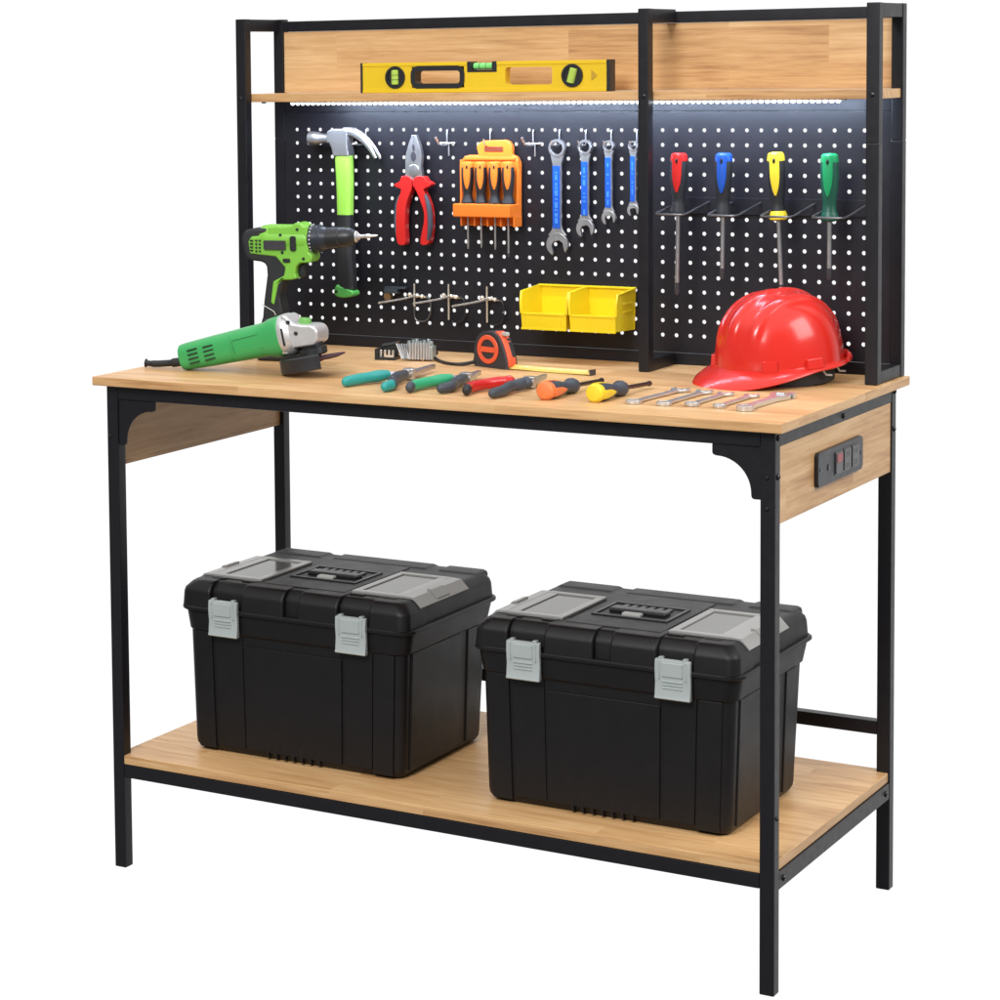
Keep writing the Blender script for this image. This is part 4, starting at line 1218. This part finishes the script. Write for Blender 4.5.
for yy, s in ((0.0, -1), (TT, 1)):
    mb = MB()
    mb.lathe([(0.0175, 0.0), (0.0250, 0.0), (0.0255, 0.0016), (0.0245, 0.0026), (0.0180, 0.0026), (0.0172, 0.0012)], (0.0345, yy, 0.0325), (0, s, 0), 40, closed=True)
    mb.prism(rr2(0.0150, 0.0540, 0.0275, 0.0370, 0.002, 3), yy, yy + s * 0.0026, 'xz', 0.0006)
    mb.build('side_ring', M['tape_orange'], cs)
mb = MB()
rings = []
for i in range(14):
    f = i / 13
    x = 0.0770 + 0.1520 * f
    zc = 0.0085 - 0.0012 * math.sin(PI * f)
    rings.append([Vector((x, 0.0140 + 0.037 * f + dy, zc + dz)) for dy, dz in ((-0.0085, -0.0066), (-0.0050, -0.0058), (0.0, -0.0040), (0.0040, -0.0002), (0.0036, 0.0002), (-0.0004, -0.0034), (-0.0052, -0.0052), (-0.0088, -0.0060))])
mb.loft(rings)
bl = mb.build('blade', M['blade_yellow'], tm)
mb = MB()
mb.box(0.2285, 0.2302, 0.0430, 0.0565, 0.0005, 0.0105, 0.0005)
mb.box(0.2215, 0.2290, 0.0460, 0.0540, 0.0068, 0.0084, 0.0005)
mb.build('end_hook', M['grey_label'], bl)
inv = Matrix.Rotation(-TY, 4, 'Z') @ Matrix.Translation((-0.5105, -0.4080, 0))
strap = [inv @ Vector(p) for p in ((0.5210, 0.4180, 0.012), (0.5060, 0.4050, 0.006), (0.4850, 0.3950, 0.0025), (0.4550, 0.4060, 0.0025), (0.4250, 0.4350, 0.0035), (0.4050, 0.4620, 0.006), (0.4020, 0.4800, 0.010))]
mb = MB()
mb.tube(smooth_path(strap, 6), 0.0034, 10, 0, flat=(0.6, 1.0))
mb.build('wrist_strap', M['rubber'], tm)

# ------------------------------------------------------------------ pliers lying on the table
def lying_pliers(label, A, Bp, pivot, tip, matA, tipA, matB, tipB, guard=False, hr=0.0079):
    """A: control points of the far handle, Bp: of the near handle (world x,y), pivot and tip"""
    base = Vector((pivot[0], pivot[1], H))
    t = thing('pliers', label, 'pliers', base, 0, 'pliers lying on the tabletop')
    pv, tp = Vector((pivot[0], pivot[1], 0)), Vector((tip[0], tip[1], 0))
    d = (tp - pv).normalized()
    n = Vector((-d.y, d.x, 0))
    Lj = (tp - pv).length
    mb = MB()
    for s in (-1, 1):
        q = [n * (s * 0.0008), n * (s * 0.0008) + d * Lj, d * Lj + n * (s * 0.0026), d * (Lj * 0.45) + n * (s * 0.0062), d * 0.012 + n * (s * 0.0105), n * (s * 0.0105) - d * 0.012, n * (s * 0.0008) - d * 0.012]
        mb.prism([(v.x, v.y) for v in q], 0.0055, 0.0135, 'xy', 0.0012)
    mb.lathe([(0.0105, 0.0), (0.0105, 0.0155), (0.0085, 0.0172), (0.0, 0.0172)], (0, 0, 0.002), (0, 0, 1), 22)
    mb.build('jaws', M['steel'], t)
    for pts, ma, mt in ((A, matA, tipA), (Bp, matB, tipB)):
        P = [Vector((x - base.x - 0.018 * (1 - i / (len(pts) - 1)), y - base.y + 0.034 * (1 - i / (len(pts) - 1)), 0.0092 + 0.0032 * i / (len(pts) - 1)) ) for i, (x, y) in enumerate(pts)]
        q = smooth_path(P, 7)
        n_ = len(q)
        rad = []
        for i in range(n_):
            f = i / (n_ - 1)
            r = hr * (0.96 + 0.14 * math.sin(PI * min(1, f * 1.2)) + 0.20 * math.exp(-((f - 0.80) / 0.12) ** 2) - 0.5 * max(0, f - 0.86))
            if i == 0:
                r *= 0.93
            rad.append(r)
        h = MB().tube(q, rad, 16, 0, flat=(0.85, 1.04)).ball(q[0], rad[0] * 0.985, 0, 16, (0.84, 0.90, 1.03)).build('handle', ma, t)
        if guard:
            dd = (q[-1] - q[-4]).normalized()
            MB().lathe([(hr * 0.7, -0.012), (hr * 1.2, -0.006), (hr * 1.25, 0.002), (hr * 0.7, 0.008)], q[-2], dd, 18).build('collar', ma, h)
        if mt is not None:
            k = max(3, int(n_ * 0.22))
            MB().tube(q[:k], [r * 1.035 for r in rad[:k]], 16, 0, flat=(0.85, 1.04)).ball(q[0], rad[0] * 1.025, 0, 16, (0.84, 0.92, 1.03)).build('grip_end', mt, h)
        # bare tang from the grip to the pivot
        end = q[-1]
        MB().tube([end, (end + Vector((0, 0, 0.0100))) * 0.5, Vector((0, 0, 0.0100))], 0.0052, 10).build('tang', M['steel'], h)
    return t

lying_pliers('needle nose pliers with teal grips lying nearest the angle grinder',
             [(0.4700, 0.0320), (0.4690, 0.0660), (0.4740, 0.1120), (0.4820, 0.1550)], [(0.5560, 0.0060), (0.5500, 0.0470), (0.5270, 0.0850), (0.5130, 0.1290), (0.5060, 0.1700)],
             (0.4985, 0.1950), (0.4860, 0.3080), M['teal'], M['teal'], M['slate'], M['teal'])
lying_pliers('pliers with one green and one slate grip lying between the teal and red pliers',
             [(0.5950, 0.0150), (0.5860, 0.0550), (0.5880, 0.1080), (0.5960, 0.1560)], [(0.6440, 0.0260), (0.6450, 0.0620), (0.6300, 0.1010), (0.6210, 0.1360), (0.6130, 0.1700)],
             (0.6060, 0.1880), (0.5910, 0.2680), M['teal_green'], M['slate'], M['slate'], None)
lying_pliers('red and dark gripped pliers lying beside the orange ended screwdriver',
             [(0.6900, 0.0240), (0.6760, 0.0700), (0.6800, 0.1230), (0.6980, 0.1650)], [(0.7410, 0.0110), (0.7390, 0.0530), (0.7270, 0.0980), (0.7270, 0.1350), (0.7260, 0.1620)],
             (0.7180, 0.1880), (0.7080, 0.2700), M['red'], M['rubber'], M['slate'], None, True)

# ------------------------------------------------------------------ two screwdrivers lying on the table
def lying_screwdriver(label, p0, p1, cap, panel, hr=0.0144):
    a, c = Vector((p0[0], p0[1], H + hr)), Vector((p1[0], p1[1], H + 0.0085))
    d = (a - c).normalized()        # local +z points to the butt of the handle
    L = (a - c).length
    hl = L * 0.50
    q = d.to_track_quat('Z', 'X')
    t = thing('screwdriver', label, 'screwdriver', (0, 0, 0), 0, 'screwdrivers lying on the tabletop')
    t.rotation_mode = 'QUATERNION'
    t.rotation_quaternion = q
    t.location = a - d * hl
    mb = MB()
    prof = [(hr * 0.40, -0.006), (hr * 0.72, -0.002), (hr * 0.88, 0.006), (hr * 0.90, hl * 0.12), (hr * 0.62, hl * 0.25), (hr * 0.64, hl * 0.34), (hr * 0.86, hl * 0.55), (hr * 0.97, hl * 0.78), (hr * 0.94, hl * 0.90)]
    mb.lathe(prof, seg=32)
    h = mb.build('handle', M['slate'], t)
    MB().lathe([(hr * 0.96, hl * 0.84), (hr * 1.02, hl * 0.89), (hr * 1.0, hl * 0.955), (hr * 0.80, hl * 0.99), (hr * 0.4, hl * 1.003), (0.0, hl * 1.004)], seg=32).build('end_cap', cap, h)
    mb = MB()
    for k in range(3):
        an_ = math.radians(20 + 120 * k)
        dv = Vector((math.cos(an_), math.sin(an_), 0))
        sv = Vector((-math.sin(an_), math.cos(an_), 0))
        rings = []
        for i in range(11):
            f = i / 10
            w = hr * 0.50 * (math.sin(PI * min(0.5, 0.06 + f * 0.55))) ** 0.7
            r = hr * (0.66 + 0.33 * math.sin(PI * 0.5 * min(1, f * 1.1)))
            rings.append([dv * (r * 0.93) + sv * (w * math.cos(2 * PI * j / 10)) + dv * (hr * 0.16 * math.sin(2 * PI * j / 10)) + Vector((0, 0, hl * (0.42 + 0.46 * f))) for j in range(10)])
        mb.loft(rings)
    mb.build('side_panel', panel, h)
    mb = MB()
    mb.lathe([(0.0034, 0.0), (0.0034, -(L - hl) * 0.90), (0.0046, -(L - hl) * 0.93), (0.0040, -(L - hl) * 0.97), (0.0016, -(L - hl))], seg=14)
    mb.build('shaft', plain('blackened_steel', (0.10, 0.095, 0.085), 0.35, 0.9), t)
    return t
lying_screwdriver('screwdriver with an orange ball end lying beside the red pliers', (0.7985, 0.0680), (0.8080, 0.2700), M['peach'], M['peach'])
lying_screwdriver('screwdriver with a yellow ball end lying next to the small wrenches', (0.8760, 0.0780), (0.8900, 0.2680), M['sd_yellow'], M['sd_yellow'])

# ------------------------------------------------------------------ small wrenches on the table
GT = 'small chrome wrenches lying on the tabletop'
for lab, a, c, rr_, hw, orr in (
        ('small chrome wrench lying next to the yellow ended screwdriver, longest of the row', (0.9340, 0.0960), (0.9455, 0.2540), 0.0125, 0.0052, 0.0150),
        ('small chrome wrench lying second from the yellow ended screwdriver', (0.9820, 0.0980), (0.9870, 0.2480), 0.0118, 0.0050, 0.0138),
        ('small chrome wrench in the middle of the row of five before the helmet', (1.0210, 0.1120), (1.0240, 0.2420), 0.0112, 0.0046, 0.0130),
        ('small chrome wrench lying second from the end near the tabletop corner, thinnest of the row', (1.0640, 0.1120), (1.0670, 0.2380), 0.0100, 0.0042, 0.0118)):
    a, c = Vector((a[0], a[1], 0)), Vector((c[0], c[1], 0))
    d = c - a
    t = thing('wrench', lab, 'wrench', (a.x, a.y, H + 0.0034), 0, GT)
    t.rotation_euler = (math.radians(-90), 0, math.atan2(d.y, d.x) + PI / 2)
    wrench(t, d.length, rr_, hw, orr, M['chrome'], None, 0.0023, 15)
# adjustable wrench
a, c = Vector((1.1080, 0.1010, 0)), Vector((1.1120, 0.2550, 0))
d = c - a
t = thing('adjustable_wrench', 'chrome adjustable wrench with a wide jaw lying nearest the tabletop corner', 'wrench', (a.x, a.y, H + 0.0044), 0)
t.rotation_euler = (math.radians(-90), 0, math.atan2(d.y, d.x) + PI / 2)
L = d.length
mb = MB()
mb.lathe([(0.0126, -0.0040), (0.0132, -0.0034), (0.0132, 0.0034), (0.0126, 0.0040), (0.0072, 0.0040), (0.0066, 0.0034), (0.0066, -0.0034), (0.0072, -0.0040)], (0, 0, 0), (0, 1, 0), 28, closed=True)
mb.prism([(-0.0085, -0.009), (0.0085, -0.009), (0.0060, -0.030), (0.0075, -L + 0.045), (0.0150, -L + 0.018), (0.0215, -L + 0.004), (0.0215, -L - 0.006), (0.0100, -L - 0.002), (0.0040, -L + 0.002), (-0.0145, -L + 0.010), (-0.0150, -L + 0.022), (-0.0085, -L + 0.045), (-0.0060, -0.030)], -0.0036, 0.0036, 'xz', 0.0012)
mb.build('wrench_body', M['chrome'], t)
mb = MB()
mb.prism([(-0.0170, -L + 0.006), (-0.0030, -L + 0.001), (-0.0030, -L - 0.0125), (-0.0080, -L - 0.0165), (-0.0170, -L - 0.0060)], -0.0043, 0.0043, 'xz', 0.0012)
mb.build('sliding_jaw', M['chrome'], t)
mb = MB()
mb.lathe([(0.0058, -0.007), (0.0070, -0.006), (0.0070, 0.006), (0.0058, 0.007)], (-0.002, 0, -L + 0.020), (1, 0, 0.2), 16)
mb.build('thumb_wheel', M['steel'], t)

# ------------------------------------------------------------------ red hard hat
HYAW = 0.35 - PI + math.radians(42)
hh = thing('hard_hat', 'glossy red hard hat resting on the tabletop beside the small wrenches', 'helmet', (1.0370, 0.4450, H), 0)
hh.rotation_euler = (0, math.radians(4.0), HYAW)
RZ = 0.0300
AX, BX_, HH = 0.1065, 0.0925, 0.1165
def dome(phi, s):
    """outer shell point: s=0 at the rim, 1 at the crown"""
    ex = 2.35
    rr_ = max(0.0, 1 - s ** ex) ** (1 / ex)
    x, y = AX * rr_ * math.cos(phi), BX_ * rr_ * math.sin(phi)
    x *= (1.0 + (0.02 if math.cos(phi) < 0 else 0))
    z = RZ + HH * s
    # moulded ribs over the crown
    k = 0.0
    for yc, w, hgt in ((0.0, 0.0105, 0.0040), (0.040, 0.0080, 0.0030), (-0.040, 0.0080, 0.0030)):
        q = (abs(y - yc) / w)
        k += hgt * math.exp(-q ** 4)
    k *= min(1, max(0, (s - 0.25) / 0.3))
    n = Vector((x / AX ** 2, y / BX_ ** 2, (z - RZ) / HH ** 2)).normalized()
    return Vector((x, y, z)) + n * k
NP, NSS = 200, 72
mb = MB()
rings = []
def rim(phi, o, dz):
    p = dome(phi, 0.0)
    e = Vector((math.cos(phi) / AX, math.sin(phi) / BX_, 0)).normalized()
    return p + e * o + Vector((0, 0, dz))
def peak(phi):
    c = max(0.0, math.cos(phi))
    return c ** 1.6
# underside -> lip -> shell
for o, dz, pk in ((-0.004, 0.000, 0.0), (0.004, -0.0030, 0.93), (0.0065, -0.0036, 1.0), (0.0078, -0.0020, 1.0), (0.0070, 0.0000, 0.96), (0.0045, 0.0012, 0.6), (0.0012, 0.0022, 0.16), (0.0, 0.004, 0.0)):
    rings.append([rim(2 * PI * k / NP, o + 0.037 * peak(2 * PI * k / NP) * pk, dz - 0.021 * peak(2 * PI * k / NP) * (pk ** 1.6) + 0.0) for k in range(NP)])
for i in range(1, NSS + 1):
    s = 0.03 + (0.9995 - 0.03) * (math.sin(i / NSS * PI / 2))
    rings.append([dome(2 * PI * k / NP, s) for k in range(NP)])
mb.loft(rings, 0, cap=False)
# inner shell so that the underside is not open
inner = []
for s in (0.0, 0.2, 0.45, 0.7, 0.9, 0.985):
    inner.append([Vector((p.x * 0.962, p.y * 0.958, RZ + (p.z - RZ) * 0.965)) for p in (dome(2 * PI * k / NP, s) for k in range(NP))])
mb.loft(inner, 0, cap=False)
shell = mb.build('shell', M['helmet'], hh, 50, wn=False)
# accessory slots
def slot(phi, w, h0, h1):
    t_ = MB()
    c = dome(phi, 0.02)
    e = Vector((math.cos(phi) / AX, math.sin(phi) / BX_, 0)).normalized()
    s_ = Vector((-e.y, e.x, 0))
    pts = []
    for z in (h0, h1):
        for sx, o in ((-1, 0.0062), (1, 0.0062), (1, -0.006), (-1, -0.006)):
            q = c + s_ * (sx * w) + e * (o - (0.002 if z == h1 else 0))
            pts.append((q.x, q.y, RZ + z))
    t_.hexa(pts, 0.0012)
    return t_.build('accessory_slot', M['helmet'], shell)
slot(math.radians(44), 0.0115, 0.001, 0.019)
slot(math.radians(84), 0.0150, 0.001, 0.017)
slot(math.radians(-44), 0.0115, 0.001, 0.019)
slot(math.radians(-84), 0.0150, 0.001, 0.017)
# back bumper rim
mb = MB()
pts = []
for k in range(25):
    phi = math.radians(130 + 100 * k / 24)
    pts.append(rim(phi, 0.0075, 0.002))
mb.tube(pts, lerp_list([0.003] * 2 + [0.0058] * 1 + [0.0065] * 20 + [0.0058] + [0.003], 1), 10, 0, flat=(0.8, 1.25))
mb.build('rear_rim', M['helmet'], shell)
# harness
mb = MB()
for k in range(1):
    path = [Vector((AX * 0.84 * math.cos(a), BX_ * 0.84 * math.sin(a), 0.0140 + 0.002 * math.cos(a))) for a in [math.radians(50 + 260 * i / 40) for i in range(41)]]
    rings = []
    for p in path:
        e = Vector((p.x, p.y, 0)).normalized()
        rings.append([p + e * 0.0010 + Vector((0, 0, 0.022)), p + e * 0.0010 + Vector((0, 0, -0.0120)), p - e * 0.0010 + Vector((0, 0, -0.0120)), p - e * 0.0010 + Vector((0, 0, 0.022))])
    mb.loft(rings)
hn = mb.build('headband', plain('dark_headband', (0.022, 0.022, 0.024), 0.5), hh)
mb = MB()
mb.prism(rr2(-0.020, 0.020, -0.0005, 0.0260, 0.006, 5), -AX * 0.92, -AX * 0.84, 'yz', 0.002)
mb.build('adjuster', plain('pale_grey_adjuster', (0.30, 0.30, 0.31), 0.4), hn)
mb = MB()
for sgn in (1, -1):
    for ph in (95, 118):
        p = Vector((AX * 0.93 * math.cos(math.radians(ph)), sgn * BX_ * 0.93 * math.sin(math.radians(ph)), 0.024))
        mb.tube([p + Vector((0, 0, 0.006)), p + Vector((-0.010, 0, -0.008)), p + Vector((-0.022, 0, -0.010))], 0.0016, 8)
mb.build('harness_clip', M['tab'], hn)

# ------------------------------------------------------------------ camera
yaw, pit, rol = 0.5770193012, 0.0776101894, -0.0154547486
fwd = Vector((-math.sin(yaw) * math.cos(pit), math.cos(yaw) * math.cos(pit), -math.sin(pit)))
rgt = Vector((math.cos(yaw), math.sin(yaw), 0))
upv = rgt.cross(fwd)
r1 = rgt * math.cos(rol) + upv * math.sin(rol)
u1 = -rgt * math.sin(rol) + upv * math.cos(rol)
cd = bpy.data.cameras.new('camera')
cam = bpy.data.objects.new('camera', cd)
COL.objects.link(cam)
cam.matrix_world = Matrix(((r1.x, u1.x, -fwd.x, 2.4038587), (r1.y, u1.y, -fwd.y, -3.3536510), (r1.z, u1.z, -fwd.z, 1.3655724), (0, 0, 0, 1)))
cd.sensor_width = 36
cd.lens = 2468.54456 * 36 / 1000
cd.shift_x = (500 - 200.08834) / 1000
cd.shift_y = (255.69762 - 500) / 1000
cd.clip_start = 0.1
cd.clip_end = 200
S.camera = cam

# ------------------------------------------------------------------ white studio surroundings and lamps
wd = bpy.data.worlds.new('World')
S.world = wd
wd.use_nodes = True
nt = wd.node_tree
N, L_ = nt.nodes.new, nt.links.new
bg = nt.nodes['Background']
tc = N('ShaderNodeTexCoord')
sx = N('ShaderNodeSeparateXYZ')
L_(tc.outputs['Generated'], sx.inputs[0])
def mr_(src, a, b_, c, d):
    n = N('ShaderNodeMapRange')
    n.interpolation_type = 'SMOOTHSTEP'
    n.inputs[1].default_value, n.inputs[2].default_value, n.inputs[3].default_value, n.inputs[4].default_value = a, b_, c, d
    L_(src, n.inputs[0])
    return n.outputs[0]
def mth(op, a, b_):
    n = N('ShaderNodeMath')
    n.operation = op
    for i, q in enumerate((a, b_)):
        if isinstance(q, (int, float)):
            n.inputs[i].default_value = q
        else:
            L_(q, n.inputs[i])
    return n.outputs[0]
# bright white sweep behind the bench, darker studio behind the camera and below
vd = N('ShaderNodeVectorMath')
vd.operation = 'DOT_PRODUCT'
L_(tc.outputs['Generated'], vd.inputs[0])
vd.inputs[1].default_value = (-0.30, 0.954, 0)
back = mr_(vd.outputs['Value'], 0.42, 0.84, 0.30, 1.04)
top = mr_(sx.outputs['Z'], 0.35, 0.80, 0.0, 1.30)
low = mr_(sx.outputs['Z'], -0.82, -0.56, 0.06, 1.0)
val = mth('MULTIPLY', mth('MAXIMUM', back, top), low)
L_(val, bg.inputs['Strength'])
bg.inputs['Color'].default_value = (1, 1, 1, 1)

def area(name, loc, target, sx_, sy_, power, col=(1, 1, 1), spread=180):
    ld = bpy.data.lights.new(name, 'AREA')
    ld.shape = 'RECTANGLE'
    ld.size, ld.size_y = sx_, sy_
    ld.energy = power
    ld.color = col
    ld.spread = math.radians(spread)
    o = bpy.data.objects.new(name, ld)
    COL.objects.link(o)
    o.location = loc
    o.rotation_euler = (Vector(target) - Vector(loc)).to_track_quat('-Z', 'Y').to_euler()
    return o
area('softbox_key', (0.9, -3.2, 3.0), (0.6, 0.25, 0.8), 1.3, 1.3, 125)
area('softbox_side', (3.6, 0.2, 2.6), (1.0, 0.3, 0.8), 1.6, 1.6, 62)
led = area('led_light', (0.62, YLED, 1.2870), (0.62, YLED + 0.35, 1.06), 1.0, 0.006, 4.2, (0.60, 0.74, 1.0))
led.rotation_euler = (math.radians(38), 0, 0)

# ------------------------------------------------------------------ render settings
S.view_settings.view_transform = 'Standard'
S.view_settings.look = 'None'
S.view_settings.exposure = 0
S.view_settings.gamma = 1
S.view_settings.use_curve_mapping = False
S.cycles.max_bounces = 8
S.cycles.use_denoising = True
